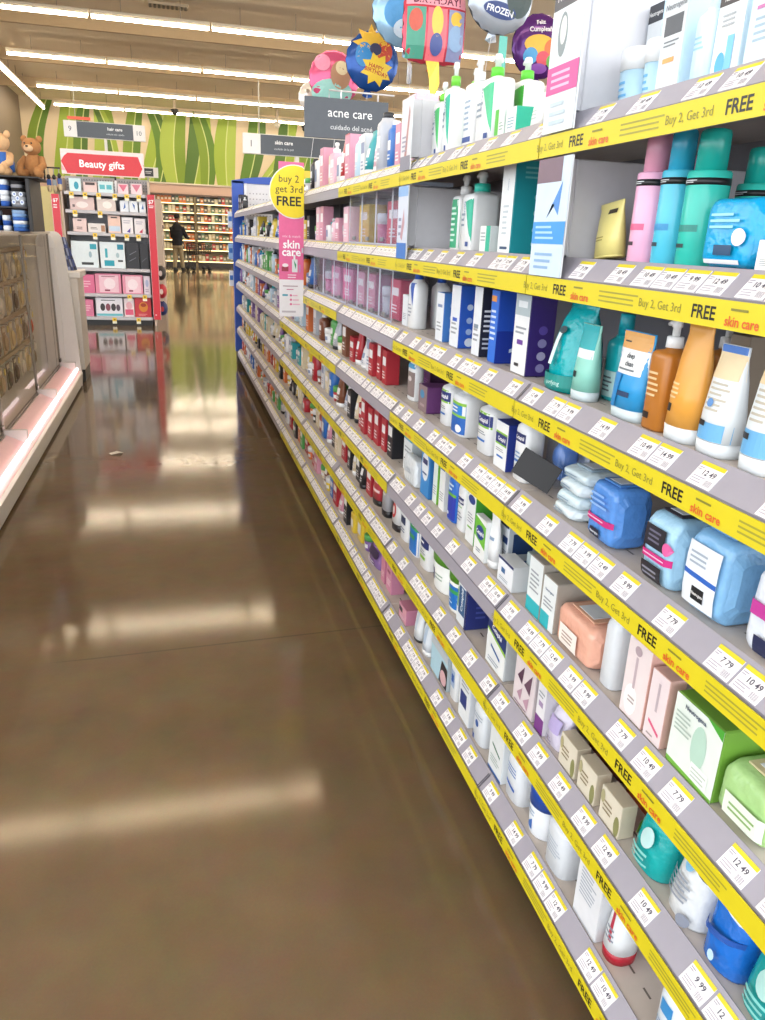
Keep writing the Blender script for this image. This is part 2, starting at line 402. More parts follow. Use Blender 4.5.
struct(put('ceiling', MB().box(-9, 22, -2.5, 34.6, 5.85, 5.95, M('efe0c6', .8, 0, .05, .6))))
b = MB(); b.box(-9, 22, 34.3, 34.5, 0, 5.85, M('e2cfae', .7, 0, .04, .5))
struct(put('wall_back', b))
struct(put('wall_left', MB().box(-5.4, -5.2, 12, 34.3, 0, 5.85, M('7a6a58', .7, 0, .05, .6))))
b = MB()
for y in (9, 14, 21, 25.5, 30): b.box(-5.2, 22, y - .06, y + .06, 5.55, 5.85, M('bfa784', .7))
struct(put('trim_1', b))
b = MB(); b.box(-5.2, 9, 33.6, 34.3, 2.72, 3.06, M('dcb8a2', .5), .02); b.box(-5.2, 9, 33.55, 34.3, 3.06, 3.12, M('e8ddc8', .5), .01); b.box(-5.2, 9, 33.6, 34.3, 2.66, 2.72, M('6a5648', .5))
struct(put('trim_2', b))
# leaf mural on the back wall
b = MB(); rnd = random.Random(4); gr = ['7f9a2c', '9db53e', '5f8426', 'a8bd4e', '54762c']
blades = [(-4.75, .45, .5, -.25), (-3.95, .55, .5, .05), (-3.2, .4, .3, -.1), (-2.5, .6, .2, .15), (-2.0, .35, -.5, .2), (-1.4, .5, .35, -.05), (-.75, .6, .7, .1), (-.3, .45, -.2, .3), (.35, .75, .1, -.15), (1.0, .7, .35, .1), (1.55, .5, -.35, .2), (2.3, .65, .15, -.1), (3.1, .6, .5, .1), (3.55, .35, 1.5, .3), (4.4, .6, .4, .1), (5.2, .5, .8, .0)]
for n, (x0, wd, lean, cur) in enumerate(blades):
    K = 12; g1, g2 = gr[n % 5], gr[(n + 2) % 5]; Lf = []; Mi = []; Ri = []
    for k in range(K + 1):
        t = k / K; z = 3.12 + 2.66 * t; cx = x0 + lean * t + cur * math.sin(t * 3.1); ww = wd * (.55 + .5 * math.sin(.6 + t * 2.0)) * .62
        Lf.append((cx - ww, z)); Mi.append((cx + ww * .1, z)); Ri.append((cx + ww, z))
    y = 34.29 - .0012 * n
    for A, B, m in ((Lf, Mi, g1), (Mi, Ri, g2)):
        b.add([(p[0], y, p[1]) for p in A + B], [(i, i + 1, K + 2 + i, K + 1 + i) for i in range(K)], M(m, .6))
    b.add([(p[0] + d, y - .0006, p[1]) for d in (-.02, .02) for p in Mi], [(i, i + 1, K + 2 + i, K + 1 + i) for i in range(K)], M('cfd88e', .6))
tag(put('wall_mural', b), 'mural of tall green grass blades on the cream back wall', 'mural')
# air grille
b = MB(); b.box(-.22, .6, 19.2, 19.5, 5.8, 5.85, 'b8a890', .005)
for k in range(9): b.box(-.2 + k * .09, -.15 + k * .09, 19.23, 19.47, 5.785, 5.8, '4a443c')
tag(put('air_vent', b), 'dark slatted air vent grille on the tan ceiling', 'vent')

# fluorescent rows
GLOW = ME('ffefd6', LAMP)
def lamp_meshes(L):
    h = MB(); h.box(0, L, -.07, .07, .06, .12, M('d8cdb8', .5), .01); h.add([(0, -.07, .06), (L, -.07, .06), (L, -.1, .03), (0, -.1, .03), (0, .07, .06), (L, .07, .06), (L, .1, .03), (0, .1, .03)], [(0,1,2,3), (4,7,6,5)], M('f0e8d8', .4))
    h.box(L*.25, L*.25 + .012, -.006, .006, .12, .45, 'a09080'); h.box(L*.75, L*.75 + .012, -.006, .006, .12, .45, 'a09080')
    t = MB(); t.loft([(.02, .03, .03, 2), (L - .02, .03, .03, 2)], GLOW, 10)
    t.v = [(z, x, y - .0) for x, y, z in t.v]
    return h.mesh('housing'), t.mesh('tube')
LM = lamp_meshes(2.36)
rows = [3.1, 8.05, 13.05, 18.9, 23.6, 28.4, 32.2]
rown = ['nearest row', 'second row', 'third row', 'fourth row', 'fifth row', 'sixth row', 'row nearest the mural wall']
for r, y in enumerate(rows):
    x0 = -3.75
    for k in range(7):
        o = empty('fluorescent_light', (x0 + k * 2.4, y, 5.38)); put('housing', LM[0], o); put('tube', LM[1], o)
        tag(o, 'white fluorescent strip light, %s from the left in the %s' % (ORD[k], rown[r]), 'light', 'ceiling light rows')
for k in range(5):
    o = empty('fluorescent_light', (-4.25, 21.4 + k * 2.42, 5.38)); o.rotation_euler = (0, 0, R(90)); put('housing', LM[0], o); put('tube', LM[1], o)
    tag(o, 'white strip light running along the brown left wall, %s from near end' % ORD[k], 'light', 'left wall lights')
# ceiling cameras
for x, y, z, c, lb in ((.35, 30.5, 5.2, '2a2622', 'small dark dome camera under the last light rows'), (4.9, 30.5, 5.0, '3a342c', 'dark spot lamp hanging right of the mural blades'), (3.9, 30.5, 5.05, 'f0e6d0', 'pale round ceiling camera by the dark spot lamp')):
    b = MB(); b.box(-.04, .04, -.04, .04, .1, .82, M('b8a890'), .005); b.loft([(.0, .05, .05, 2), (.04, .12, .12, 2), (.1, .13, .13, 2), (.12, .1, .1, 2)], c); b.ball((0, 0, .02), .1, c)
    tag(put('ceiling_camera', b, None, (x, y, z)), lb, 'camera', 'ceiling cameras')

# ================================================================ the long shelving run on the right
ZB = [1.519, 1.281, 1.038, 0.812, 0.568, 0.338, 0.086]
ZS = [round(z + .068, 4) for z in ZB]
BAYS = [('N', 0.483, 1.414, [0, 1, 2, 3, 4, 5, 6]), ('A', 1.414, 2.345, [0, 1, 2, 3, 5, 6]), ('B', 2.345, 3.245, [0, 1, 4, 5, 6]), ('C', 3.245, 4.16, [2, 3, 4, 5, 6]), ('D', 4.16, 5.075, [1, 2, 3, 4, 5, 6]), ('E', 5.075, 5.99, []), ('F', 5.99, 6.905, []), ('G', 6.905, 7.82, []), ('H', 7.82, 8.735, [])]      # (name, near y, far y, yellow strips on shelves)
GREY = M('9e9aa6', .45, 0, .04); DECK = M('c9bfb8', .5, 0, .05); YEL = M('dccb1e', .45, 0, .03)
def chan(u, v, e):        # the sloping label channel; u to the right = towards the viewer, v up the slope
    return (.661 + .0275 * v / .0425 - .76 * e, -u, -.032 + .0315 * v / .0425 + .65 * e)
_S = {}
def shelf_meshes(L):
    L = round(L, 3)
    if L in _S: return _S[L]
    s = MB(); s.box(.692, 1.058, .001, L - .001, -.02, 0, DECK, .002)
    for k in range(int(L / .05)):       # slots punched along the front of the deck
        y = .02 + k * .05
        s.add([(.735, y, .0004), (.739, y, .0004), (.739, y + .022, .0004), (.735, y + .022, .0004)], [(0,1,2,3)], '6a625c')
    c = MB(); A = [(.661, -.032), (.689, 0), (.692, .0035), (.694, .002), (.694, -.02), (.672, -.04), (.661, -.068), (.6595, -.068)]
    n = len(A); c.add([(x, y, z) for y in (.001, L - .001) for x, z in A], [(i, (i+1) % n, n + (i+1) % n, n + i) for i in range(n)] + [tuple(range(n)), tuple(range(n, 2*n))[::-1]], GREY)
    c.add([(.6605, y, -.033) for y in (.001, L-.001)] + [(.6612, y, -.0305) for y in (.001, L-.001)], [(0,1,3,2)], '6f6b76')
    for y in (.0015, L - .0055): c.add([chan(-y - d, v, .0006) for d in (0, .004) for v in (0, .0425)], [(0,1,3,2)], '5a5660')
    p = MB(); p.box(.6570, .6586, .002, L - .002, -.068, -.033, YEL)
    for j in range(2):
        y = L - .14 - j * .4
        sf = lambda u, v, e, y=y: (.657 - e, y - u, -.068 + v)
        p.gfx(sf, .2, .035, [('t', 'FREE', 0, .5, .5, '15140f', 1, 0, 3), ('t', 'Buy 2, Get 3rd', -.49, .5, .36, '8a8434', 0, 0, 3), ('t', 'skin care', .37, .32, .36, 'e0662c', 1, 0, 3), ('l', .26, .62, .46, .82, 1, '8a8430')], .0004)
        for q in range(3):
            p.gfx(sf, .2, .035, [('l', .68, .22 + q * .2, 1.25, .4 + q * .2, 1, 'a39c34')], .0004)
    _S[L] = s.mesh('shelf'), c.mesh('price_channel'), p.mesh('promotion_strip')
    return _S[L]
def tag_mesh(t, n=0):
    b = MB(); wd = .024
    sf = lambda u, v, e: (lambda p: (p[0] - .661, p[1], p[2] + .032))(chan(u, v + .003, e))
    b.add([sf(a, c, .0012) for a, c in ((-wd, 0), (wd, 0), (wd, .037), (-wd, .037))] + [sf(a, c, 0) for a, c in ((-wd, 0), (wd, 0), (wd, .037), (-wd, .037))], [(0,1,2,3), (4,7,6,5), (0,4,5,1), (1,5,6,2), (2,6,7,3), (3,7,4,0)], M('f2eff2', .4))
    b.gfx(sf, wd, .037, [('r', -1, .83, 1, 1, YEL), ('t', t, .18, .58, .24, '4a4658', 1), ('l', -.85, .08, .2, .4, 3, 'b4aebc'), ('l', -.9, .6, -.45, .78, 2, 'a49eae')], .0014)
    for k in range(9): b.gfx(sf, wd, .037, [('r', .3 + k * .065, .08, .3 + k * .065 + (.02, .035)[k % 2], .34, '8a8494')], .0014)
    return b.mesh('price_tag')
TAGS = [tag_mesh(t) for t in ('9 99', '12 49', '14 99', '7 79', '10 49')]
UP = MB(); UP.box(1.04, 1.085, -.014, .014, 0, 1.6, M('8c8890', .5, .3), .002); UPM = UP.mesh('upright')
rt = random.Random(11)
BAYLAB = dict(N='shelving bay nearest the viewer, seven shelves with yellow strips', A='second shelving bay, pump bottles and blue capped lotions on it', B='third shelving bay, the one with clear security boxes', C='fourth shelving bay, just before the pink flag sign', D='fifth shelving bay, just behind the pink flag sign', E='sixth shelving bay, first one without yellow strips', F='seventh shelving bay, third from the blue end panel', G='eighth shelving bay, second from the blue end panel', H='last shelving bay, against the blue end panel')
for nm, y0, y1, strips in BAYS:
    L = y1 - y0; root = empty('shelving_bay', (0, y0, 0)); tag(root, BAYLAB[nm], 'shelving', 'shelving bays of the right aisle side')
    bk = MB(); bk.box(1.06, 1.072, .001, L - .001, .02, 1.58, M('84848c', .6, 0, .04)); put('back_panel', bk, root)
    put('upright', UPM, root, (0, .015, 0)); 
    kb = MB(); kb.box(.735, 1.056, .002, L - .002, 0, ZS[6] - .021, M('1c1b1d', .5), .003); put('base', kb, root)
    sm = shelf_meshes(L)
    for i, z in enumerate(ZS):
        s = put('shelf', sm[0], root, (0, 0, z)); ch = put('price_channel', sm[1], s)
        ch['label'] = 'sloping grey label channel'
        if i in strips: put('promotion_strip', sm[2], s)['label'] = 'yellow strip printed FREE'
        y = L - .045
        near = nm in 'NA'
        while y > .03:
            put('price_tag', TAGS[rt.randrange(5)], s, (.661, y, -.032))
            y -= rt.choice([.053, .075, .095, .12, .135] if near else [.052, .052, .052, .07])
# printed cardboard dividers that stand at the bay seams on the two upper shelves
def divider(y0, y1, zlo, zs, ztop, g, label):
    b = MB(); b.box(.6535, .6565, y0, y1, zlo, ztop, 'e9edf1'); ym = y0 + (.06 if y0 < 2 else .05)
    b.box(.6955, 1.05, ym, y1 - .001, zs + .001, ztop, M('d2d2d8', .5), .002)
    b.box(.6565, .6955, ym + .003, y1 - .003, zs + .006, ztop, M('d2d2d8', .5))
    W, H = (y1 - y0) / 2, ztop - zlo; yc = (y0 + y1) / 2
    b.gfx(lambda u, v, e: (.6535 - e, yc - u, zlo + v), W, H, g)
    tag(put('display_divider', b), label, 'divider', 'printed dividers between the bays')
divider(1.285, 1.398, 1.556, ZS[0], 1.86, [('r', -1, .62, 1, .75, '55565c'), ('t', 'Neutrogena', 0, .685, .045, 'e8e8e8', 1), ('r', -1, .0, 1, .62, 'dfe9f0'), ('e', -.25, .49, .3, .11, '8a979c'), ('e', -.22, .51, .2, .07, 'dfe4e2'), ('r', -1, .2, 1, .34, 'e0559c'), ('l', -.7, .22, .6, .32, 3, 'f4bcd8'), ('l', -.6, .03, .5, .17, 3, 'c2d4e0')], 'white divider with pink band and grey oval, left of the white jars')
divider(1.272, 1.398, 1.318, ZS[1], 1.515, [('r', -1, .0, 1, 1, 'cfe2f6'), ('r', -1, .8, .5, 1, '7a6472'), ('p', [(-.2, .5), (.6, .8), (.5, .52), (.1, .62)], '4f8fd8'), ('r', -1, .28, 1, .47, '3f9ae6'), ('l', -.8, .31, .6, .45, 3, 'a8d4f6'), ('l', -.7, .05, .6, .22, 3, '8fb4dc')], 'white divider with blue band, left of the yellow tube')
divider(2.236, 2.335, 1.556, ZS[0], 1.74, [('r', -1, 0, 1, 1, 'dcdce2'), ('p', [(-.2, .2), (.5, .9), (.7, .8), (.3, .3), (.2, .1)], 'b48484'), ('r', -1, .0, 1, .2, '8a8a98'), ('l', -.7, .25, .2, .5, 4, '9a9cb0')], 'white divider with dusty pink figure, left of the pump bottles')
divider(2.236, 2.335, 1.318, ZS[1], 1.515, [('r', -1, 0, 1, 1, 'd4dcec'), ('r', -1, .86, 1, 1, '8ab4e4'), ('p', [(-.3, .3), (.3, .7), (.5, .5), (.1, .25)], 'c49aa4'), ('r', -1, 0, 1, .22, '3f7ac8'), ('l', -.7, .3, .0, .6, 3, '8c92ac')], 'white divider with small blue base, right of the clear boxes')

# ---------------------------------------------------------------- products one can read in the photograph
NEAR = [
    (0, 'carton', 1.317, 0.8, 0.042, 0.05, 0.168, 0, 0, 0, {'col': 'dfe4e8', 'side_col': 'bcd6ea', 'g': [('r', -1, 0.84, 1, 1, '3a3c44'), ('t', 'Neutrogena', 0, 0.92, 0.05, 'e8e8e8', 1), ('l', -0.6, 0.5, 0.4, 0.62, 2, '5aa8e0'), ('l', -0.7, 0.2, 0.7, 0.42, 4, '9aa0a8')]}, 'grey-white carton with dark header behind the small jar, top shelf nearest bay', 'box'),
    (0, 'carton', 1.315, 0.854, 0.046, 0.05, 0.178, 0, 0, 0, {'col': 'dde2e6', 'side_col': 'bcd6ea', 'g': [('r', -1, 0.86, 1, 1, '3a3c44'), ('t', 'Neutrogena', 0, 0.93, 0.05, 'e8e8e8', 1), ('l', -0.6, 0.5, 0.5, 0.66, 3, 'a8b0b8'), ('l', -0.7, 0.2, 0.7, 0.42, 4, '9aa0a8')]}, 'grey-white carton with dark header, second from the white divider on top shelf', 'box'),
    (0, 'jar', 1.289, 0.735, 0.061, 0.05, 0.093, 0, 0, 0, {'col': 'b8dcf2', 'lid': 'f2f4f6', 'g': [('l', -0.5, 0.2, 0.4, 0.5, 3, '6fb4e6')]}, 'pale blue jar with white lid nearest the divider on top shelf', 'jar'),
    (0, 'jar', 1.221, 0.735, 0.044, 0.05, 0.093, 0, 0, 0, {'col': 'b8dcf2', 'lid': 'f2f4f6', 'g': [('l', -0.5, 0.2, 0.4, 0.5, 3, '6fb4e6')]}, 'pale blue jar with white lid beside the grey carton on top shelf', 'jar'),
    (0, 'carton', 1.134, 0.72, 0.056, 0.05, 0.127, 0, 0, 0, {'col': 'd9dee2', 'side_col': 'c4e0f2', 'g': [('r', -0.8, 0.62, 0.75, 0.82, '55585e'), ('l', -0.7, 0.5, 0.6, 0.58, 2, '7a8088'), ('r', -0.6, 0.34, 0.4, 0.39, 'f0a860'), ('t', 'Neutrogena', 0, 0.92, 0.06, '8a9098', 1)]}, 'white and grey carton with dark panel and orange word, top shelf', 'box'),
    (0, 'lotion', 1.068, 0.72, 0.039, 0.045, 0.13, 0, 0, 0, {'col': 'cfeafa', 'cap': 'e4f4fc', 'sh': 0.7, 'g': [('l', -0.6, 0.35, 0.6, 0.5, 3, '9fd0ee')]}, 'tall translucent ice-blue bottle on the top shelf', 'bottle'),
    (0, 'carton', 1.018, 0.73, 0.056, 0.05, 0.11, 0, 0, 0, {'col': 'eef1f3', 'side_col': 'cfe6f4', 'g': [('r', -1, 0.84, 1, 0.98, '4a4444'), ('t', 'Neutrogena', 0, 0.91, 0.05, 'e8e8e8', 1), ('e', -0.35, 0.2, 0.35, 0.14, '58b0e8'), ('r', 0.0, 0.1, 0.5, 0.5, '7cc4ee'), ('l', -0.6, 0.6, 0.7, 0.76, 3, 'b0b6bc')]}, 'white carton with dark header and blue jar picture on top shelf', 'box'),
    (0, 'carton', 0.937, 0.72, 0.059, 0.05, 0.105, 0, 0, 0, {'col': 'd6ebf6', 'side_col': 'c6e2f2', 'g': [('l', -0.6, 0.3, 0.6, 0.6, 4, 'a0b8cc'), ('r', -1, 0, 1, 0.1, 'f4f6f8'), ('r', -0.6, 0.66, 0.1, 0.7, 'c878b0')]}, 'pale blue and white carton nearest the viewer on top shelf', 'box'),
    (0, 'pump', 2.238, 0.72, 0.056, 0.05, 0.191, 0, 0, 0, {'g': [('p', [(-0.1, 0.62), (0.9, 0.66), (0.9, 0.12)], '46b86a'), ('t', 'CeraVe', -0.2, 0.52, 0.055, '2f5fa0', 0, 1.5708), ('l', -0.75, 0.3, 0.0, 0.5, 3, '8fa0b0'), ('r', 0.3, 0.06, 0.7, 0.12, '2b4a90')], 'collar': '6fce3c'}, 'small white pump bottle with green collar farthest left on top shelf', 'bottle'),
    (0, 'pump', 2.182, 0.73, 0.052, 0.05, 0.23, 0, 0, 0, {'g': [('p', [(-0.1, 0.62), (0.9, 0.66), (0.9, 0.12)], '19b090'), ('t', 'CeraVe', -0.2, 0.52, 0.055, '2f5fa0', 0, 1.5708), ('l', -0.75, 0.3, 0.0, 0.5, 3, '8fa0b0'), ('r', 0.3, 0.06, 0.7, 0.12, '2b4a90')], 'collar': '6fce3c'}, 'white pump bottle with green collar and teal label, second from the left divider', 'bottle'),
    (0, 'pump', 2.173, 0.784, 0.065, 0.05, 0.219, 0, 0, 0, {'g': [('r', -0.95, 0.03, 0.95, 0.68, '2fc8b0'), ('l', -0.6, 0.2, 0.6, 0.5, 4, 'e8f8f4')], 'collar': '6fce3c'}, 'white pump bottle with teal printed front between two taller pumps', 'bottle'),
    (0, 'pump', 1.984, 0.72, 0.071, 0.055, 0.203, 0, 0, 0, {'g': [('l', -0.5, 0.2, 0.6, 0.56, 6, '9ab0c8'), ('r', -0.8, 0.08, 0.8, 0.14, '2b4a90')], 'collar': 'f0f2f4'}, 'tall all-white pump bottle without green collar on top shelf', 'bottle'),
    (0, 'pump', 1.865, 0.715, 0.107, 0.06, 0.19, 0, 0, 0, {'g': [('p', [(-0.1, 0.62), (0.9, 0.66), (0.9, 0.12)], '3fc08a'), ('t', 'CeraVe', -0.2, 0.52, 0.055, '2f5fa0', 0, 1.5708), ('l', -0.75, 0.3, 0.0, 0.5, 3, '8fa0b0'), ('r', 0.3, 0.06, 0.7, 0.12, '2b4a90')], 'collar': '5fcf3a'}, 'big white pump bottle with green collar, front of its row', 'bottle'),
    (0, 'pump', 1.867, 0.79, 0.1, 0.06, 0.19, 0, 0, 0, {'g': [('p', [(-0.1, 0.62), (0.9, 0.66), (0.9, 0.12)], '3fae3a'), ('t', 'CeraVe', -0.2, 0.52, 0.055, '2f5fa0', 0, 1.5708), ('l', -0.75, 0.3, 0.0, 0.5, 3, '8fa0b0'), ('r', 0.3, 0.06, 0.7, 0.12, '2b4a90')], 'collar': '5fcf3a'}, 'big white pump bottle with green collar, second back in its row', 'bottle'),
    (0, 'pump', 1.867, 0.865, 0.1, 0.06, 0.19, 0, 0, 0, {'g': [('p', [(-0.1, 0.62), (0.9, 0.66), (0.9, 0.12)], '3fae3a'), ('t', 'CeraVe', -0.2, 0.52, 0.055, '2f5fa0', 0, 1.5708), ('l', -0.75, 0.3, 0.0, 0.5, 3, '8fa0b0'), ('r', 0.3, 0.06, 0.7, 0.12, '2b4a90')], 'collar': '5fcf3a'}, 'big white pump bottle with green collar, third back in its row', 'bottle'),
    (0, 'pump', 1.867, 0.94, 0.1, 0.06, 0.19, 0, 0, 0, {'g': [('p', [(-0.1, 0.62), (0.9, 0.66), (0.9, 0.12)], '3fae3a'), ('t', 'CeraVe', -0.2, 0.52, 0.055, '2f5fa0', 0, 1.5708), ('l', -0.75, 0.3, 0.0, 0.5, 3, '8fa0b0'), ('r', 0.3, 0.06, 0.7, 0.12, '2b4a90')], 'collar': '5fcf3a'}, 'big white pump bottle with green collar, rearmost in its row', 'bottle'),
    (0, 'carton', 1.769, 0.72, 0.052, 0.04, 0.064, 0, 0, 0, {'col': 'eef2f0', 'side_col': 'e6ebea', 'g': [('r', -1, 0, -0.2, 1, '58c040'), ('l', 0, 0.3, 0.9, 0.6, 3, '9ab0a8')]}, 'little green and white carton before the big pump bottles', 'box'),
    (0, 'carton', 1.705, 0.72, 0.054, 0.04, 0.059, 0, 0, 0, {'col': 'eef4f2', 'side_col': '38c8a8', 'g': [('l', -0.7, 0.3, 0.7, 0.7, 4, '8aa8b8')]}, 'little teal and white carton with printed lines before the pumps', 'box'),
    (0, 'tube', 1.594, 0.72, 0.05, 0.03, 0.07, 0, 0, 0, {'col': 'f0f2f2', 'g': [('l', -0.5, 0.3, 0.5, 0.6, 3, 'b8c8c8')]}, 'first white squeeze tube next to the grey printed column', 'tube'),
    (0, 'tube', 1.567, 0.754, 0.036, 0.03, 0.078, 0, 0, 0, {'col': 'eef4f6', 'g': [('l', -0.5, 0.3, 0.5, 0.6, 3, 'a8dccc')]}, 'second white squeeze tube touching the grey printed column', 'tube'),
    (1, 'pump', 2.071, 0.735, 0.064, 0.06, 0.187, 0, 0, 0, {'g': [('r', -0.95, 0.03, 0.95, 0.68, '1fa070'), ('l', -0.7, 0.1, 0.6, 0.6, 7, 'cfeee0')], 'collar': 'f0f2f4'}, 'pump bottle with white collar and green printed front, second shelf', 'bottle'),
    (1, 'pump', 1.93, 0.715, 0.079, 0.08, 0.186, 0, 0, 0, {'g': [('p', [(-0.1, 0.62), (0.9, 0.66), (0.9, 0.12)], '19b090'), ('t', 'CeraVe', -0.2, 0.52, 0.055, '2f5fa0', 0, 1.5708), ('l', -0.75, 0.3, 0.0, 0.5, 3, '8fa0b0'), ('r', 0.3, 0.06, 0.7, 0.12, '2b4a90')], 'collar': '2fc4ae'}, 'pump bottle with teal collar and white-teal front, second shelf', 'bottle'),
    (1, 'carton', 1.789, 0.715, 0.063, 0.05, 0.059, 0, 0, 0, {'col': 'eef2f0', 'side_col': 'e4e8e8', 'g': [('r', 0.2, 0, 1, 1, '22b496'), ('l', -0.8, 0.4, 0.1, 0.8, 3, 'a0aab0')]}, 'small white and green carton beside the teal collar pump', 'box'),
    (1, 'carton', 1.675, 0.715, 0.067, 0.11, 0.19, 0, 0, 0, {'col': 'f0f3f4', 'side_col': '1898a4', 'g': [('t', 'CeraVe', 0, 0.75, 0.03, '5a7fa8', 0, 1.5708), ('l', -0.5, 0.2, 0.4, 0.55, 6, 'c0ccd4'), ('r', -0.6, 0.05, 0.6, 0.08, '2b4a70')], 'gs': [('e', 0.1, 0.62, 0.22, 0.042, '9fd4d8'), ('e', 0.1, 0.45, 0.22, 0.042, '9fd4d8'), ('e', 0.1, 0.27, 0.22, 0.042, '9fd4d8'), ('e', 0.1, 0.12, 0.22, 0.042, '9fd4d8'), ('l', -0.6, 0.8, 0.7, 0.95, 3, '6cc0c6')]}, 'tall carton, white front and teal side with four round marks', 'box'),
    (1, 'tube', 1.263, 0.72, 0.074, 0.04, 0.092, 0, 0, -0.12, {'col': 'f2e592', 'cap': 'f2e592', 'capfrac': 0.03, 'g': [('l', -0.6, 0.3, 0.3, 0.4, 2, 'b0a050'), ('r', 0.0, 0.78, 0.7, 0.86, '3a3020')]}, 'yellow squeeze tube standing against the white divider panel', 'tube'),
    (1, 'cyl', 1.158, 0.715, 0.053, 0.05, 0.191, 0, 0, 0, {'col': 'f2b6d6', 'cap': 'eba6c0', 'g': [('r', -0.7, 0.26, 0.7, 0.31, 'e0608c'), ('r', -0.7, 0.14, 0.2, 0.17, '3a2030')]}, 'pink bottle with black band beside the yellow tube', 'bottle'),
    (1, 'cyl', 1.097, 0.715, 0.051, 0.055, 0.19, 0, 0, 0, {'col': '52c4e2', 'cap': '34b0d6', 'g': [('r', -0.7, 0.26, 0.7, 0.31, '2f90c8'), ('r', -0.7, 0.14, 0.2, 0.17, '103040')]}, 'aqua blue bottle with black band between pink and green ones', 'bottle'),
    (1, 'cyl', 1.158, 0.8, 0.053, 0.05, 0.165, 0, 0, 0, {'col': 'f2b6d6', 'cap': 'e08eae', 'g': []}, 'second pink bottle, half hidden behind the aqua blue bottle', 'bottle'),
    (1, 'cyl', 1.029, 0.715, 0.06, 0.06, 0.183, 0, 0, 0, {'col': '36c4b4', 'cap': '1fb0a4', 'g': [('r', -0.7, 0.26, 0.7, 0.31, '1f8a80'), ('r', -0.7, 0.14, 0.2, 0.17, '103838')]}, 'sea green bottle with black band left of the blue wipes', 'bottle'),
    (1, 'cyl', 1.029, 0.8, 0.06, 0.06, 0.165, 0, 0, 0, {'col': '36c4b4', 'cap': '1fb0a4', 'g': []}, 'sea green bottle with black band, rear one in its row', 'bottle'),
    (1, 'wipes', 0.914, 0.7, 0.1, 0.07, 0.09, 0, 0, 0, {'col': '18a8e0', 'g': [('r', -0.7, 0.08, 0.7, 0.14, 'eef4f8'), ('r', -0.3, 0.2, 0.4, 0.34, '204a70'), ('l', -0.6, 0.55, 0.6, 0.8, 3, '9be0f6'), ('e', 0.6, 0.45, 0.25, 0.12, 'f0e4e8')]}, 'bright blue wipes pack standing right of the green bottles', 'wipes pack'),
    (1, 'carton', 0.826, 0.7, 0.045, 0.05, 0.038, 0, 0, 0, {'col': 'eef0f2', 'g': [('l', -0.7, 0.2, 0.7, 0.42, 4, '9aa0a8')]}, 'small white box at the near end of the second shelf', 'box'),
    (2, 'carton', 2.457, 0.725, 0.057, 0.03, 0.097, 0, 0, 0, {'col': 'e4e8ee', 'g': [('l', -0.7, 0.2, 0.7, 0.42, 4, '9aa0a8')]}, 'slim white carton left of the blue capped lotions', 'box'),
    (2, 'lotion', 2.385, 0.72, 0.083, 0.05, 0.173, 0, 0, 0, {'sh': 0.8, 'cap': '2456b8', 'g': [('p', [(-0.2, 0.8), (0.7, 0.8), (0.5, 0.4)], '2456b8'), ('l', -0.6, 0.2, 0.5, 0.45, 4, 'a0a8b8')]}, 'white lotion bottle with blue cap, front of its row', 'bottle'),
    (2, 'lotion', 2.385, 0.795, 0.084, 0.05, 0.163, 0, 0, 0, {'sh': 0.8, 'cap': '2456b8', 'g': []}, 'white lotion bottle with blue cap, middle of its row', 'bottle'),
    (2, 'lotion', 2.385, 0.87, 0.084, 0.05, 0.163, 0, 0, 0, {'sh': 0.8, 'cap': '2456b8', 'g': []}, 'white lotion bottle with blue cap, rear of its row', 'bottle'),
    (2, 'carton', 2.078, 0.715, 0.062, 0.045, 0.131, 0, 0, 0, {'col': 'e8ecf2', 'side_col': '4a84d0', 'g': [('l', -0.7, 0.2, 0.7, 0.42, 3, '9aa0a8'), ('r', -0.6, 0.7, 0.6, 0.76, '7a90b8')], 'gs': [('e', 0.1, 0.75, 0.3, 0.06, '9cc0ea'), ('e', 0.1, 0.5, 0.3, 0.06, '9cc0ea'), ('e', 0.1, 0.25, 0.3, 0.06, '9cc0ea')]}, 'short carton with white front and mid-blue side, third shelf', 'box'),
    (2, 'carton', 1.954, 0.715, 0.068, 0.05, 0.159, 0, 0, 0, {'col': 'e8ecf2', 'side_col': '2a5cc4', 'g': [('l', -0.7, 0.2, 0.7, 0.42, 3, '9aa0a8'), ('r', -0.5, 0.42, 0.5, 0.48, '2a5cc4')], 'gs': [('e', 0.1, 0.66, 0.34, 0.05, 'c8d8ee'), ('e', 0.1, 0.45, 0.34, 0.05, 'a8c0ea'), ('e', 0.1, 0.27, 0.34, 0.05, 'a8c0ea'), ('e', 0.2, 0.1, 0.5, 0.07, 'dce6f2')]}, 'taller carton with white front and royal blue dotted side', 'box'),
    (2, 'carton', 1.927, 0.769, 0.057, 0.03, 0.158, 0, 0, 0, {'col': '2f7ad8', 'side_col': '2a66c8', 'g': [('r', -0.9, 0.82, 0.9, 0.92, 'f0a050'), ('l', -0.8, 0.2, 0.8, 0.75, 7, 'e0eaf6')]}, 'carton with white and blue front and orange tab', 'box'),
    (2, 'carton', 1.796, 0.715, 0.052, 0.045, 0.165, 0, 0, 0, {'col': 'e8ecf2', 'side_col': '23263a', 'g': [('r', -0.7, 0.4, 0.4, 0.46, '8090a0'), ('l', -0.7, 0.2, 0.7, 0.42, 3, '9aa0a8')], 'gs': [('l', -0.7, 0.1, 0.6, 0.3, 3, 'c8ccd8'), ('l', -0.7, 0.35, 0.5, 0.7, 5, 'e8eaf0'), ('r', 0.1, 0.8, 0.8, 0.88, '6ab04a')]}, 'carton with white front and black side with white writing', 'box'),
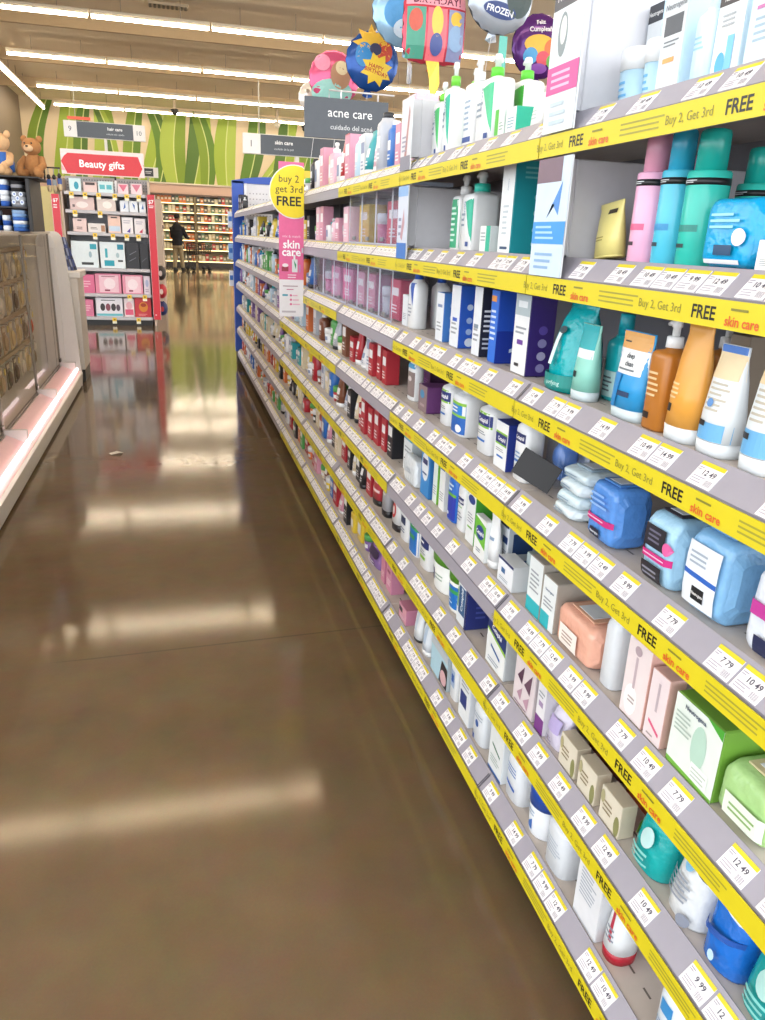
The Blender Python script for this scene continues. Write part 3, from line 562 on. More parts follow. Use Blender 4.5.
    (2, 'carton', 1.692, 0.715, 0.044, 0.085, 0.164, 0, 0, 0, {'col': '2a70da', 'side_col': '1f50c0', 'g': [('l', -0.8, 0.3, 0.8, 0.75, 6, 'dfe8f6'), ('r', -0.9, 0.84, 0.4, 0.92, 'f09a48')], 'gs': [('r', -1, 0, 1, 0.45, '16349c'), ('p', [(-0.2, 0.2), (0.6, 0.27), (0.6, 0.22), (-0.2, 0.15)], 'c8d8f0')]}, 'big carton with dark and bright blue sides left of purple one', 'box'),
    (2, 'carton', 1.529, 0.71, 0.074, 0.06, 0.166, 0, 0, 0, {'col': 'eef0f2', 'side_col': '35206e', 'g': [('r', -1, 0.74, 1, 1, 'b4c2c8'), ('r', -0.6, 0.84, 0.6, 0.92, 'e6ecf0'), ('r', -0.4, 0.38, 0.4, 0.44, '6a3a9a'), ('l', -0.7, 0.5, 0.7, 0.62, 2, '9aa0a8'), ('r', -0.5, 0.1, 0.1, 0.14, '303038')], 'gs': [('e', 0.1, 0.58, 0.34, 0.055, '5a48a0'), ('e', 0.1, 0.42, 0.34, 0.055, '8a84b8'), ('e', 0.1, 0.26, 0.34, 0.055, 'a8a4c8'), ('e', 0.1, 0.11, 0.34, 0.055, '8a84b8')]}, 'tall carton, white front and dark purple side with round marks', 'box'),
    (2, 'bag', 1.343, 0.7, 0.106, 0.09, 0.17, 0, 0, 0, {'col': '08a8b0', 'g': [('r', -0.95, 0.02, 0.95, 0.2, '0f8a84'), ('t', 'purifying', 0.22, 0.11, 0.05, 'd4f0ea', 0), ('r', -0.25, 0.3, 0.0, 0.66, 'd8f0f2'), ('e', -0.05, 0.68, 0.25, 0.04, '20404a')]}, 'teal soft pouch with purifying wording, right of purple carton', 'pouch'),
    (2, 'tube', 1.257, 0.7, 0.062, 0.045, 0.135, 0, 0, 0, {'col': '8fd2c4', 'cap': 'cfdde2', 'g': [('r', -0.9, 0.56, 0.9, 0.68, 'e6f0f0'), ('r', -0.9, 0.68, 0.9, 0.99, '10a8b0'), ('r', -0.6, 0.3, -0.1, 0.38, '18282c')]}, 'pale green clear tube with teal top beside the teal pouch', 'tube'),
    (2, 'lotion', 1.249, 0.76, 0.054, 0.05, 0.155, 0, 0, 0, {'col': '1fb4be', 'cap': '0fa0b0', 'g': [('r', -0.9, 0.05, 0.9, 0.35, 'b8d8d8'), ('l', -0.6, 0.1, 0.6, 0.3, 4, '606870')], 'sh': 0.7}, 'aqua bottle half hidden behind the tan and blue tube', 'bottle'),
    (2, 'tube', 1.101, 0.697, 0.084, 0.045, 0.14, 0, 0, 0, {'col': '2f9ad8', 'cap': 'cfdde2', 'tw': 1.06, 'g': [('r', -1, 0.8, 1, 0.99, 'e2a860'), ('r', -1, 0.52, 1, 0.8, 'eef0f2'), ('l', -0.8, 0.86, -0.2, 0.9, 1, '302a28'), ('t', 'deep', 0.0, 0.735, 0.06, '384048', 1), ('t', 'clean', 0.05, 0.645, 0.06, '384048', 1), ('l', -0.6, 0.55, 0.6, 0.6, 1, '707880'), ('r', -0.5, 0.27, 0.5, 0.33, '1f3a60'), ('p', [(-0.9, 0.52), (-0.2, 0.52), (-0.3, 0.13), (-0.9, 0.13)], '1d84c8')]}, 'tan, white and blue deep clean tube with clear cap', 'tube'),
    (2, 'pump', 1.025, 0.705, 0.051, 0.05, 0.167, 0, 0, 0, {'col': 'b8742c', 'collar': 'f0f2f4', 'g': [('r', -0.8, 0.1, -0.1, 0.16, '241a14'), ('l', -0.7, 0.3, 0.5, 0.55, 5, 'e8c898')]}, 'amber pump bottle with white pump between the tubes', 'bottle'),
    (2, 'tube', 0.956, 0.697, 0.068, 0.05, 0.172, 0, 0, 0, {'col': 'e8a548', 'cap': 'e6ecf0', 'g': [('r', -0.8, 0.24, -0.3, 0.31, '1c1a1a'), ('l', -0.7, 0.35, 0.0, 0.5, 4, 'f4d4a0')], 'tw': 0.8}, 'orange tube with white cap right of the amber pump bottle', 'tube'),
    (2, 'pump', 1.015, 0.79, 0.045, 0.05, 0.168, 0, 0, 0, {'col': 'b0702c', 'collar': 'f0f2f4', 'g': []}, 'second amber pump bottle, behind the orange tube', 'bottle'),
    (2, 'tube', 0.879, 0.697, 0.068, 0.05, 0.149, 0, 0, 0, {'col': 'e0e6ea', 'cap': 'e6ecf0', 'tw': 0.8, 'g': [('r', -0.97, 0.14, 0.97, 0.3, '6aaee0'), ('r', -0.97, 0.7, 0.97, 0.93, 'ecd6ac'), ('r', -0.9, 0.93, 0.9, 0.995, '4a7ac8'), ('l', -0.5, 0.4, 0.6, 0.68, 6, 'c0b8a8'), ('r', -0.8, 0.26, -0.2, 0.31, '1c1c20'), ('e', -0.2, 0.48, 0.2, 0.04, '5a90d0')]}, 'white tube fading to blue, blue seal, fully in view', 'tube'),
    (2, 'tube', 0.792, 0.697, 0.061, 0.05, 0.159, 0, 0, 0, {'col': 'e0e6ea', 'cap': 'e6ecf0', 'tw': 0.8, 'g': [('r', -0.97, 0.14, 0.97, 0.34, '6aaee0'), ('r', -0.97, 0.7, 0.97, 0.93, 'ecd6ac'), ('r', -0.9, 0.93, 0.9, 0.995, '4a7ac8'), ('l', -0.5, 0.4, 0.6, 0.68, 6, 'c0b8a8'), ('r', -0.8, 0.26, -0.2, 0.31, '1c1c20')]}, 'white tube fading to blue, nearest the viewer on third shelf', 'tube'),
    (2, 'carton', 0.969, 0.8, 0.041, 0.06, 0.152, 0, 0, 0, {'col': 'a89a88', 'side_col': '8a7c6c', 'g': [('l', -0.7, 0.2, 0.7, 0.42, 4, '6a5e50')]}, 'taupe carton in shade behind the white and blue tubes', 'box'),
    (3, 'lotion', 2.364, 0.725, 0.079, 0.04, 0.14, 0, 0, 0, {'g': [('r', -0.9, 0.1, 0.9, 0.66, '8a7a78'), ('r', -0.9, 0.74, 0.9, 0.84, '4a9ac8'), ('e', 0.1, 0.5, 0.4, 0.06, 'd8d0d0')]}, 'white bottle with brown label at the far end, fourth shelf', 'bottle'),
    (3, 'carton', 2.189, 0.715, 0.082, 0.085, 0.08, 0, 0, 0, {'col': '8a7478', 'side_col': '6a3a74', 'g': [('e', -0.1, 0.66, 0.5, 0.16, '3a8ab8'), ('r', -0.5, 0.2, 0.5, 0.3, 'b09a9c')]}, 'small brown and purple carton in front of the purple box', 'box'),
    (3, 'carton', 2.469, 0.81, 0.114, 0.07, 0.13, 0, 0, 0, {'col': '4a2858', 'side_col': '54305e', 'g': [('l', -0.7, 0.2, 0.7, 0.42, 4, '7a4a88')]}, 'tall dark purple box standing behind the small purple carton', 'box'),
    (3, 'lotion', 2.017, 0.72, 0.078, 0.07, 0.129, 0, 0, 0, {'g': [('r', -0.88, 0.5, 0.88, 0.78, '8cc63f'), ('r', -0.88, 0.54, 0.88, 0.74, '1f2f7a'), ('t', 'Cetaphil', 0.08, 0.64, 0.085, 'ffffff', 1, 0, 0.74), ('l', -0.7, 0.36, 0.7, 0.44, 2, '8a9098'), ('r', -0.5, 0.24, 0.5, 0.28, '2a6fc0')], 'neck': 0.4}, 'white lotion bottle with navy and green label, farthest of three', 'bottle'),
    (3, 'lotion', 1.899, 0.715, 0.101, 0.08, 0.13, 0, 0, 0, {'g': [('r', -0.9, 0.06, 0.9, 0.86, '2a86d8'), ('r', -0.6, 0.76, 0.6, 0.88, 'eef2f6'), ('r', -0.9, 0.64, 0.9, 0.7, '8cc63f'), ('l', -0.7, 0.48, 0.6, 0.62, 2, 'ffffff'), ('r', -0.9, 0.4, 0.9, 0.45, '8cc63f'), ('r', -0.9, 0.06, 0.9, 0.4, '1f62b8'), ('e', 0.45, 0.17, 0.3, 0.08, 'f2f4f6')], 'neck': 0.4}, 'white lotion bottle with a full blue label, fourth shelf', 'bottle'),
    (3, 'lotion', 1.711, 0.715, 0.093, 0.08, 0.133, 0, 0, 0, {'g': [('r', -0.88, 0.5, 0.88, 0.78, '8cc63f'), ('r', -0.88, 0.54, 0.88, 0.74, '1f2f7a'), ('t', 'Cetaphil', 0.08, 0.64, 0.085, 'ffffff', 1, 0, 0.74), ('l', -0.7, 0.36, 0.7, 0.44, 2, '8a9098'), ('r', -0.5, 0.24, 0.5, 0.28, '2a6fc0')], 'neck': 0.45}, 'wide white lotion bottle with navy label right of blue label one', 'bottle'),
    (3, 'carton', 1.577, 0.71, 0.071, 0.05, 0.109, 0, 0, 0, {'col': 'f0f2f4', 'side_col': '22368e', 'g': [('r', -0.88, 0.5, 0.88, 0.78, '8cc63f'), ('r', -0.88, 0.54, 0.88, 0.74, '1f2f7a'), ('t', 'Cetaphil', 0.08, 0.64, 0.085, 'ffffff', 1, 0, 0.74), ('l', -0.7, 0.36, 0.7, 0.44, 2, '8a9098'), ('r', -0.5, 0.24, 0.5, 0.28, '2a6fc0')]}, 'upright carton with white front and navy side, fourth shelf', 'box'),
    (3, 'lotion', 1.482, 0.71, 0.068, 0.05, 0.141, 0, 0, 0, {'g': [('r', -0.7, 0.62, 0.7, 0.76, '1f2f6a'), ('t', 'Cetaphil', 0, 0.69, 0.06, 'ffffff', 1), ('l', -0.6, 0.36, 0.5, 0.48, 2, '7aa0cc'), ('r', -0.6, 0.3, 0.4, 0.34, '2a6fc0')], 'sh': 0.88}, 'slim white bottle with navy label left of black card', 'bottle'),
    (3, 'blister', 1.448, 0.77, 0.088, 0.07, 0.135, 0, 0, 0, {'card': 'e0e6ee', 'g': [('r', -1, 0.8, 1, 1, 'd890b0')]}, 'blue facial brush in clear blister behind black card', 'facial brush'),
    (3, 'card', 1.401, 0.7, 0.089, 0.004, 0.058, 0, 0, 0, {}, 'black square card leaning on the shelf before the facial brush', 'card'),
    (3, 'wipes', 1.248, 0.7, 0.081, 0.1, 0.026, 0, -0.05, 0, {'col': 'dde9ef', 'g': [('l', -0.6, 0.3, 0.6, 0.7, 2, '8aa4ba')], 'flap': '9fb4c4', 'seed': 3, 'p': 3.2}, 'white and pale blue flat wipes pack, bottom of the stack', 'wipes pack'),
    (3, 'wipes', 1.239, 0.7, 0.083, 0.1, 0.026, 0.026, 0.05, 0, {'col': 'd4e6ee', 'g': [('l', -0.6, 0.3, 0.6, 0.7, 2, '8aa4ba')], 'flap': '9fb4c4', 'seed': 4, 'p': 3.2}, 'white and pale blue flat wipes pack, second of the stack', 'wipes pack'),
    (3, 'wipes', 1.23, 0.7, 0.086, 0.1, 0.026, 0.052, -0.05, 0, {'col': 'dde9ef', 'g': [('l', -0.6, 0.3, 0.6, 0.7, 2, '8aa4ba')], 'flap': '9fb4c4', 'seed': 5, 'p': 3.2}, 'white and pale blue flat wipes pack, third of the stack', 'wipes pack'),
    (3, 'wipes', 1.221, 0.7, 0.089, 0.1, 0.026, 0.078, 0.05, 0, {'col': 'd4e6ee', 'g': [('l', -0.6, 0.3, 0.6, 0.7, 2, '8aa4ba')], 'flap': '9fb4c4', 'seed': 6, 'p': 3.2}, 'white and pale blue flat wipes pack, topmost of the stack', 'wipes pack'),
    (3, 'wipes', 1.109, 0.697, 0.087, 0.075, 0.11, 0, 0, 0, {'col': '5a94e0', 'g': [('p', [(-0.98, 0.46), (0.98, 0.46), (0.98, 0.36), (-0.98, 0.36)], 'c8287c'), ('l', -0.8, 0.39, 0.8, 0.44, 1, 'f0c8dc'), ('r', -0.5, 0.12, 0.2, 0.26, '18203a'), ('t', 'Neutrogena', -0.15, 0.19, 0.06, 'dfe6f0', 1, 0, 0.34), ('l', -0.7, 0.6, 0.6, 0.85, 3, '86b4ee')], 'flap': '4a84c8'}, 'blue wipes pack with magenta band next to white packs', 'wipes pack'),
    (3, 'wipes', 0.94, 0.697, 0.079, 0.085, 0.115, 0, 0, 0, {'col': 'a8d4f0', 'g': [('r', -0.75, 0.52, 0.55, 0.82, '20202c'), ('l', -0.5, 0.58, 0.4, 0.78, 3, '6a6a80'), ('r', -0.95, 0.36, 0.95, 0.46, 'd02880'), ('l', -0.7, 0.39, 0.7, 0.43, 1, 'f6d0e2'), ('r', -0.7, 0.05, 0.6, 0.3, '23232c'), ('l', -0.6, 0.1, 0.5, 0.24, 2, '888898'), ('e', 0.72, 0.6, 0.22, 0.09, 'e060a0')], 'flap': '2a2a34', 'seed': 6}, 'pale blue wipes pack with black panels and magenta stripe', 'wipes pack'),
    (3, 'wipes', 0.829, 0.697, 0.089, 0.095, 0.125, 0, 0, 0, {'col': '86bce8', 'g': [('r', -0.8, 0.12, 0.75, 0.86, 'eaf0f8'), ('p', [(-0.8, 0.52), (0.75, 0.5), (0.75, 0.44), (-0.8, 0.46)], '2a64c0'), ('r', -0.3, 0.2, 0.3, 0.36, '16181e'), ('t', 'Neutrogena', 0, 0.28, 0.06, 'f2f2f2', 1, 0, 0.28), ('l', -0.6, 0.6, 0.5, 0.78, 3, 'a8b4c4')], 'flap': '5f9ad0', 'seed': 2}, 'light blue wipes pack with white label and blue wave', 'wipes pack'),
    (3, 'wipes', 0.703, 0.697, 0.07, 0.09, 0.12, 0, 0, 0, {'col': 'dfe6f2', 'g': [('r', -0.95, 0.5, 0.95, 0.66, 'c03a98'), ('r', -0.3, 0.1, 0.5, 0.3, '222a50')], 'flap': '3a6ab0', 'seed': 4}, 'white wipes pack with magenta stripe at right edge of shelf', 'wipes pack'),
    (3, 'wipes', 0.86, 0.86, 0.14, 0.12, 0.13, 0, 0, 0, {'col': '2f6fb8', 'g': [('r', -0.6, 0.4, 0.6, 0.6, '9cc4ee')], 'seed': 9}, 'blue wipes pack lying behind the pale blue pack', 'wipes pack'),
    (3, 'wipes', 0.65, 0.86, 0.14, 0.12, 0.13, 0, 0, 0, {'col': '2f6fb8', 'g': [('r', -0.6, 0.4, 0.6, 0.6, '9cc4ee')], 'seed': 10}, 'blue wipes pack at the back near the frame edge', 'wipes pack'),
    (4, 'carton', 2.362, 0.73, 0.094, 0.05, 0.128, 0, 0, 0, {'col': 'e6ecf0', 'side_col': 'ccd6dc', 'g': [('r', -1, 0.84, 1, 1, '2a9ab8'), ('l', -0.7, 0.5, 0.7, 0.7, 2, '9aa0a8'), ('r', -0.8, 0.3, -0.3, 0.34, '303440')]}, 'white carton with teal top at the far end, fifth shelf', 'box'),
    (4, 'wipes', 2.231, 0.697, 0.133, 0.035, 0.09, 0, 0, 0, {'col': 'dde4ea', 'g': [('l', -0.5, 0.4, 0.5, 0.6, 2, 'a8b4c0')], 'seed': 5}, 'crumpled clear-white plastic pack before the teal topped carton', 'plastic pack'),
    (4, 'carton', 2.108, 0.71, 0.08, 0.035, 0.142, 0, 0, 0, {'col': '2f86cc', 'side_col': '2a74b8', 'g': [('e', 0, 0.66, 0.8, 0.32, 'e8eef4'), ('r', -0.6, 0.7, 0.5, 0.82, '23306a'), ('r', -0.6, 0.48, 0.4, 0.52, '2a4a80')]}, 'upright carton, white face and blue base, rounded label', 'box'),
    (4, 'carton', 2.039, 0.72, 0.038, 0.04, 0.135, 0, 0, 0, {'col': 'e8f0ea', 'side_col': '7cc242', 'g': [('l', -0.7, 0.2, 0.7, 0.42, 4, '9aa0a8')]}, 'slim carton with white front and bright green side', 'box'),
    (4, 'carton', 1.978, 0.72, 0.045, 0.03, 0.132, 0, 0, 0, {'col': 'eceeee', 'side_col': 'e6e8e8', 'g': [('l', -0.7, 0.2, 0.7, 0.42, 4, '9aa0a8'), ('r', -0.8, 0.9, 0.8, 0.96, '2a4a90')]}, 'slim plain white carton between green and blue cartons', 'box'),
    (4, 'lotion', 1.89, 0.715, 0.066, 0.035, 0.131, 0, 0, 0, {'col': '2a70cc', 'cap': '2a70cc', 'g': [('r', -0.9, 0.05, 0.9, 0.6, '2438a8'), ('r', -0.9, 0.56, 0.9, 0.62, '6fb83a'), ('l', -0.6, 0.66, 0.6, 0.85, 2, 'd0e4f8'), ('e', -0.4, 0.16, 0.25, 0.04, 'e8eef8')], 'sh': 0.92}, 'blue squared bottle with green stripe, fifth shelf', 'bottle'),
    (4, 'lotion', 1.814, 0.715, 0.058, 0.035, 0.138, 0, 0, 0, {'g': [('r', -0.6, 0.55, 0.7, 0.68, '203070'), ('t', 'Cetaphil', 0.05, 0.615, 0.06, 'ffffff', 1), ('l', -0.7, 0.2, 0.7, 0.4, 3, '9aa0a8'), ('r', -0.4, 0.48, 0.5, 0.5, '7ab84a')], 'sh': 0.9}, 'slim white bottle with navy emblem, right of blue bottle', 'bottle'),
    (4, 'carton', 1.721, 0.71, 0.058, 0.075, 0.134, 0, 0, 0, {'col': 'eceff0', 'side_col': '4fae3a', 'g': [('e', 0, 0.88, 0.8, 0.09, '23408a'), ('l', -0.7, 0.4, 0.7, 0.62, 4, '9aa0a8'), ('r', -0.6, 0.3, 0.5, 0.34, '7ab84a')]}, 'white fronted carton with broad green side, navy oval on top', 'box'),
    (4, 'carton', 1.621, 0.697, 0.069, 0.018, 0.106, 0, 0, 0, {'col': 'f0f2f2', 'side_col': 'e8ecec', 'g': [('p', [(-0.98, 0.5), (0.98, 0.3), (0.98, 0.86), (-0.98, 0.98)], '6fbe3a'), ('e', 0, 0.64, 0.75, 0.17, '1f3f8a'), ('t', 'Cetaphil', 0, 0.64, 0.1, 'ffffff', 1), ('l', -0.5, 0.15, 0.4, 0.26, 2, '7a8a98')]}, 'small white carton with navy oval before the green carton', 'box'),
    (4, 'tube', 1.561, 0.7, 0.046, 0.03, 0.134, 0, 0, -0.1, {'col': 'eceff2', 'g': [('r', -0.5, 0.5, 0.6, 0.56, '8aa4c4')]}, 'plain white tube leaning right of the small oval-label carton', 'tube'),
    (4, 'carton', 1.565, 0.735, 0.056, 0.075, 0.115, 0, 0, 0, {'col': 'e6eaf0', 'side_col': 'c0cad4', 'g': [('r', -0.9, 0.9, 0.9, 0.96, '2a3a60'), ('r', -0.2, 0.55, 0.8, 0.7, '24407a'), ('l', -0.7, 0.2, 0.7, 0.42, 4, '9aa0a8')], 'gs': [('r', -0.7, 0.35, 0.7, 0.8, '28426e'), ('r', -0.7, 0.1, 0.7, 0.2, '4a6a98')]}, 'tall white and navy striped carton right of white tube', 'box'),
    (4, 'carton', 1.46, 0.697, 0.083, 0.04, 0.061, 0, 0, 0, {'col': 'eceff4', 'side_col': 'd6dade', 'g': [('r', -1, 0.9, 1, 1, '23306a'), ('r', -0.5, 0.45, 0.0, 0.65, '3a6aa0'), ('l', -0.7, 0.15, 0.6, 0.3, 2, '98a4b4')]}, 'low white carton lying with navy edge before the striped carton', 'box'),
    (4, 'carton', 1.426, 0.741, 0.044, 0.07, 0.087, 0, 0, 0, {'col': 'a8b8bc', 'side_col': '9aa8a8', 'g': [('r', -1, 0, 1, 0.34, '2fa8b4'), ('r', -0.5, 0.5, 0.5, 0.6, '70868c')]}, 'slim clear and teal carton left of the twin white boxes', 'box'),
    (4, 'carton', 1.32, 0.7, 0.062, 0.12, 0.123, 0, 0, 0, {'col': 'e8eef0', 'side_col': 'b4aca2', 'g': [('r', -1, 0, 1, 0.26, '30b4be'), ('l', -0.7, 0.4, 0.7, 0.8, 5, '9aa0a8')]}, 'white box with teal foot, left one of the twin boxes', 'box'),
    (4, 'carton', 1.254, 0.7, 0.058, 0.13, 0.109, 0, 0, 0, {'col': 'eaeff1', 'side_col': 'b0a89e', 'g': [('r', -1, 0, 0.3, 0.3, '30b4be'), ('t', 'Neutrogena', 0, 0.76, 0.05, '405a80', 1), ('l', -0.7, 0.4, 0.7, 0.62, 3, '9aa0a8')], 'gs': [('l', -0.3, 0.3, 0.6, 0.5, 3, '8a827a')]}, 'white box with teal foot, right one of the twin boxes', 'box'),
    (4, 'carton', 1.302, 0.824, 0.034, 0.08, 0.043, 0, 0, 0, {'col': 'b0b8bc', 'side_col': 'a4a8ac', 'g': [('l', -0.7, 0.2, 0.7, 0.42, 4, '9aa0a8')]}, 'slim dark-backed grey carton behind the peach wipes pack', 'box'),
    (4, 'wipes', 1.145, 0.697, 0.139, 0.085, 0.085, 0, 0, 0, {'col': 'eab09a', 'g': [('r', -0.6, 0.15, 0.35, 0.62, 'f4ece6'), ('l', -0.45, 0.25, 0.2, 0.5, 3, 'a89088')], 'flap': 'd9a88e', 'seed': 7}, 'peach wipes pack with a white label, fifth shelf', 'wipes pack'),
    (4, 'lotion', 1.037, 0.705, 0.046, 0.05, 0.135, 0, 0, 0, {'col': 'dfe4ea', 'cap': 'dfe4ea', 'g': [], 'sh': 0.93, 'neck': 0.8}, 'plain white oval bottle between peach pack and pink carton', 'bottle'),
    (4, 'carton', 0.936, 0.697, 0.064, 0.035, 0.142, 0, 0, 0, {'col': 'eedfe0', 'side_col': 'e8b8ac', 'g': [('e', -0.2, 0.24, 0.55, 0.2, 'f4f2f2'), ('r', -0.2, 0.4, 0.0, 0.8, 'c8b4bc'), ('e', -0.1, 0.88, 0.3, 0.06, 'b8a4ac'), ('l', -0.4, 0.2, 0.2, 0.3, 2, 'b8a8a8')]}, 'pink-white carton with razor picture, right of white bottle', 'box'),
    (4, 'carton', 0.875, 0.697, 0.045, 0.03, 0.122, 0, 0, 0, {'col': 'ecdcdf', 'side_col': 'e2b6ac', 'g': [('p', [(-0.6, 0.3), (0.7, 0.18), (0.7, 0.13), (-0.6, 0.25)], 'e05a86'), ('r', -0.1, 0.45, 0.15, 0.86, 'c0b0b8'), ('l', -0.6, 0.06, 0.3, 0.12, 1, 'a89898')]}, 'pink-white carton with magenta line beside the razor carton', 'box'),
    (4, 'carton', 0.781, 0.697, 0.108, 0.09, 0.12, 0, 0, 0, {'col': 'e6efe8', 'side_col': '6fa03a', 'g': [('p', [(-0.98, 0.0), (0.98, 0.0), (0.98, 0.05), (-0.98, 0.08)], '7ab84a'), ('p', [(0.3, 1), (0.98, 1), (0.98, 0.86)], '4faa3a'), ('e', 0.2, 0.52, 0.3, 0.3, 'b8d8c8'), ('r', 0.05, 0.08, 0.75, 0.3, 'f2f6f2'), ('l', 0.1, 0.1, 0.7, 0.26, 3, 'c0ccc4'), ('l', -0.85, 0.5, -0.1, 0.8, 5, 'b0c0b8'), ('t', 'Neutrogena', -0.1, 0.9, 0.06, '3a4a68', 1)]}, 'large white and green carton with figure, near end fifth shelf', 'box'),
    (4, 'wipes', 0.675, 0.697, 0.1, 0.13, 0.085, 0, 0, 0, {'col': 'a8d08a', 'g': [('r', -0.5, 0.2, 0.9, 0.6, 'e8f2e4'), ('l', -0.3, 0.3, 0.8, 0.5, 2, '8ab06a')], 'flap': 'cfc49a', 'seed': 8}, 'green and cream soft pack lying at the right frame edge', 'wipes pack'),
    (5, 'tube', 2.707, 0.71, 0.095, 0.04, 0.174, 0, 0, 0, {'col': 'b83a44', 'cap': '1c1c20', 'g': [('r', -0.7, 0.5, 0.6, 0.6, 'f0dcdc'), ('r', -0.9, 0.3, 0.9, 0.36, 'e8d0d0')]}, 'red tube on black cap, sixth shelf, farthest of three', 'tube'),
    (5, 'tube', 2.573, 0.71, 0.08, 0.04, 0.188, 0, 0, 0, {'col': 'a8a8ae', 'cap': '1c1c20', 'g': [('l', -0.6, 0.4, 0.6, 0.7, 3, 'e0dcd4'), ('r', -0.8, 0.76, 0.8, 0.82, 'c8b04a')]}, 'grey tube on black cap beside the red one', 'tube'),
    (5, 'tube', 2.428, 0.71, 0.086, 0.045, 0.195, 0, 0, 0, {'col': 'e4e6e8', 'cap': '1c1c20', 'g': [('e', -0.1, 0.36, 0.55, 0.14, 'c83a3a'), ('e', -0.1, 0.36, 0.3, 0.08, 'f0e6e6'), ('r', -0.8, 0.6, 0.8, 0.66, '8a8a90')]}, 'white tube with red ring on black cap, sixth shelf', 'tube'),
    (5, 'lotion', 2.327, 0.715, 0.086, 0.05, 0.138, 0, 0, 0, {'g': [('r', -0.6, 0.42, 0.6, 0.62, '2a3a60'), ('l', -0.6, 0.2, 0.5, 0.34, 2, '6a7a9a')], 'neck': 0.3}, 'slender white lotion bottle left of the blue label bottle', 'bottle'),
    (5, 'lotion', 2.2, 0.71, 0.1, 0.055, 0.146, 0, 0, 0, {'g': [('r', -0.92, 0.05, 0.92, 0.82, '1f72c4'), ('r', -0.9, 0.6, 0.9, 0.68, '3aa05a'), ('l', -0.7, 0.7, 0.6, 0.8, 1, 'ffffff'), ('r', -0.7, 0.38, 0.5, 0.48, '3a9a5a')], 'neck': 0.35}, 'white bottle with solid blue label on the sixth shelf', 'bottle'),
    (5, 'lotion', 2.086, 0.71, 0.092, 0.075, 0.161, 0, 0, 0, {'g': [('r', -0.8, 0.62, 0.8, 0.74, '8cc63f'), ('r', -0.8, 0.44, 0.8, 0.64, '22306e'), ('l', -0.5, 0.5, 0.5, 0.58, 1, 'ffffff'), ('r', -0.7, 0.2, 0.5, 0.26, '8cc63f'), ('l', -0.7, 0.3, 0.7, 0.4, 2, '9aa0a8')], 'neck': 0.45}, 'white bottle with navy and lime label left of green lid jar', 'bottle'),
    (5, 'jar', 1.935, 0.7, 0.159, 0.1, 0.135, 0, 0, 0, {'lid': '5a9e28', 'col': 'eef0ee', 'g': [('r', -0.75, 0.2, -0.15, 0.46, '22306e'), ('l', -0.05, 0.25, 0.5, 0.42, 2, '9ab0a0')]}, 'large white jar with bright green lid, sixth shelf', 'jar'),
    (5, 'jar', 1.795, 0.697, 0.102, 0.075, 0.142, 0, 0, 0, {'lid': '5a9e28', 'col': 'eef0ee', 'g': [('r', -0.9, 0.08, 0.9, 0.56, '1f72c4'), ('r', -0.9, 0.4, 0.9, 0.48, '3aa05a'), ('l', -0.6, 0.16, 0.3, 0.3, 2, 'cfe0f4')]}, 'smaller white jar with green lid and blue label', 'jar'),
    (5, 'carton', 1.707, 0.7, 0.069, 0.075, 0.144, 0, 0, 0, {'col': 'e6ebf0', 'side_col': '232f76', 'g': [('r', -0.7, 0.2, 0.6, 0.75, '2a5a8a'), ('t', 'Cetaphil', -0.05, 0.5, 0.1, 'e8f0f8', 1, 1.5708), ('r', 0.7, 0.0, 1, 1, '1f2a6a'), ('r', -0.9, 0.3, -0.75, 0.7, '6ab04a')], 'gs': [('l', -0.3, 0.2, 0.6, 0.8, 6, '4452a0')]}, 'navy carton with white front right of the small jar', 'box'),
    (5, 'carton', 1.713, 0.785, 0.08, 0.075, 0.144, 0, 0, 0, {'col': 'e6ebf0', 'side_col': '232f76', 'g': [], 'gs': [('l', -0.3, 0.2, 0.6, 0.8, 6, '4452a0')]}, 'second navy carton standing behind the first navy carton', 'box'),
    (5, 'carton', 1.475, 0.7, 0.111, 0.065, 0.141, 0, 0, 0, {'col': 'eef1f2', 'side_col': 'c4c8cc', 'g': [('p', [(-0.98, 0.62), (0.98, 0.44), (0.98, 0.82), (-0.98, 0.98)], '9ccc3c'), ('p', [(-0.98, 0.66), (0.98, 0.5), (0.98, 0.76), (-0.98, 0.92)], '1f3472'), ('t', 'Cetaphil', 0, 0.71, 0.09, 'ffffff', 1, -0.16), ('p', [(-0.5, 0.42), (0.5, 0.3), (0.5, 0.25), (-0.5, 0.37)], '2a5aa0'), ('l', -0.7, 0.08, 0.6, 0.18, 2, '98a4b4')]}, 'white carton with navy oval and lime band, sixth shelf', 'box'),
    (5, 'carton', 1.309, 0.697, 0.099, 0.04, 0.115, 0, 0, 0, {'col': 'e2d6da', 'side_col': 'cfc4c8', 'g': [('p', [(-0.7, 0.6), (-0.1, 0.9), (-0.2, 0.5)], '5a3a50'), ('p', [(0, 0.55), (0.7, 0.9), (0.6, 0.45)], '6a4a60'), ('p', [(-0.6, 0.25), (-0.1, 0.45), (-0.2, 0.15)], 'b890a4'), ('p', [(0.05, 0.22), (0.6, 0.4), (0.5, 0.1)], 'c098ac'), ('l', -0.8, 0.03, 0.6, 0.1, 1, '9a7a8a')]}, 'plum and pink carton with petal pictures, near bay sixth shelf', 'box'),
    (5, 'carton', 1.227, 0.697, 0.037, 0.05, 0.123, 0, 0, 0, {'col': 'eae8ee', 'side_col': 'd8d4dc', 'g': [('r', -1, 0, 1, 0.3, '7a3a8a'), ('r', -0.5, 0.5, 0.5, 0.6, 'a890b8'), ('l', -0.7, 0.66, 0.7, 0.8, 2, '9aa0a8')]}, 'slim white carton with violet foot beside the plum carton', 'box'),
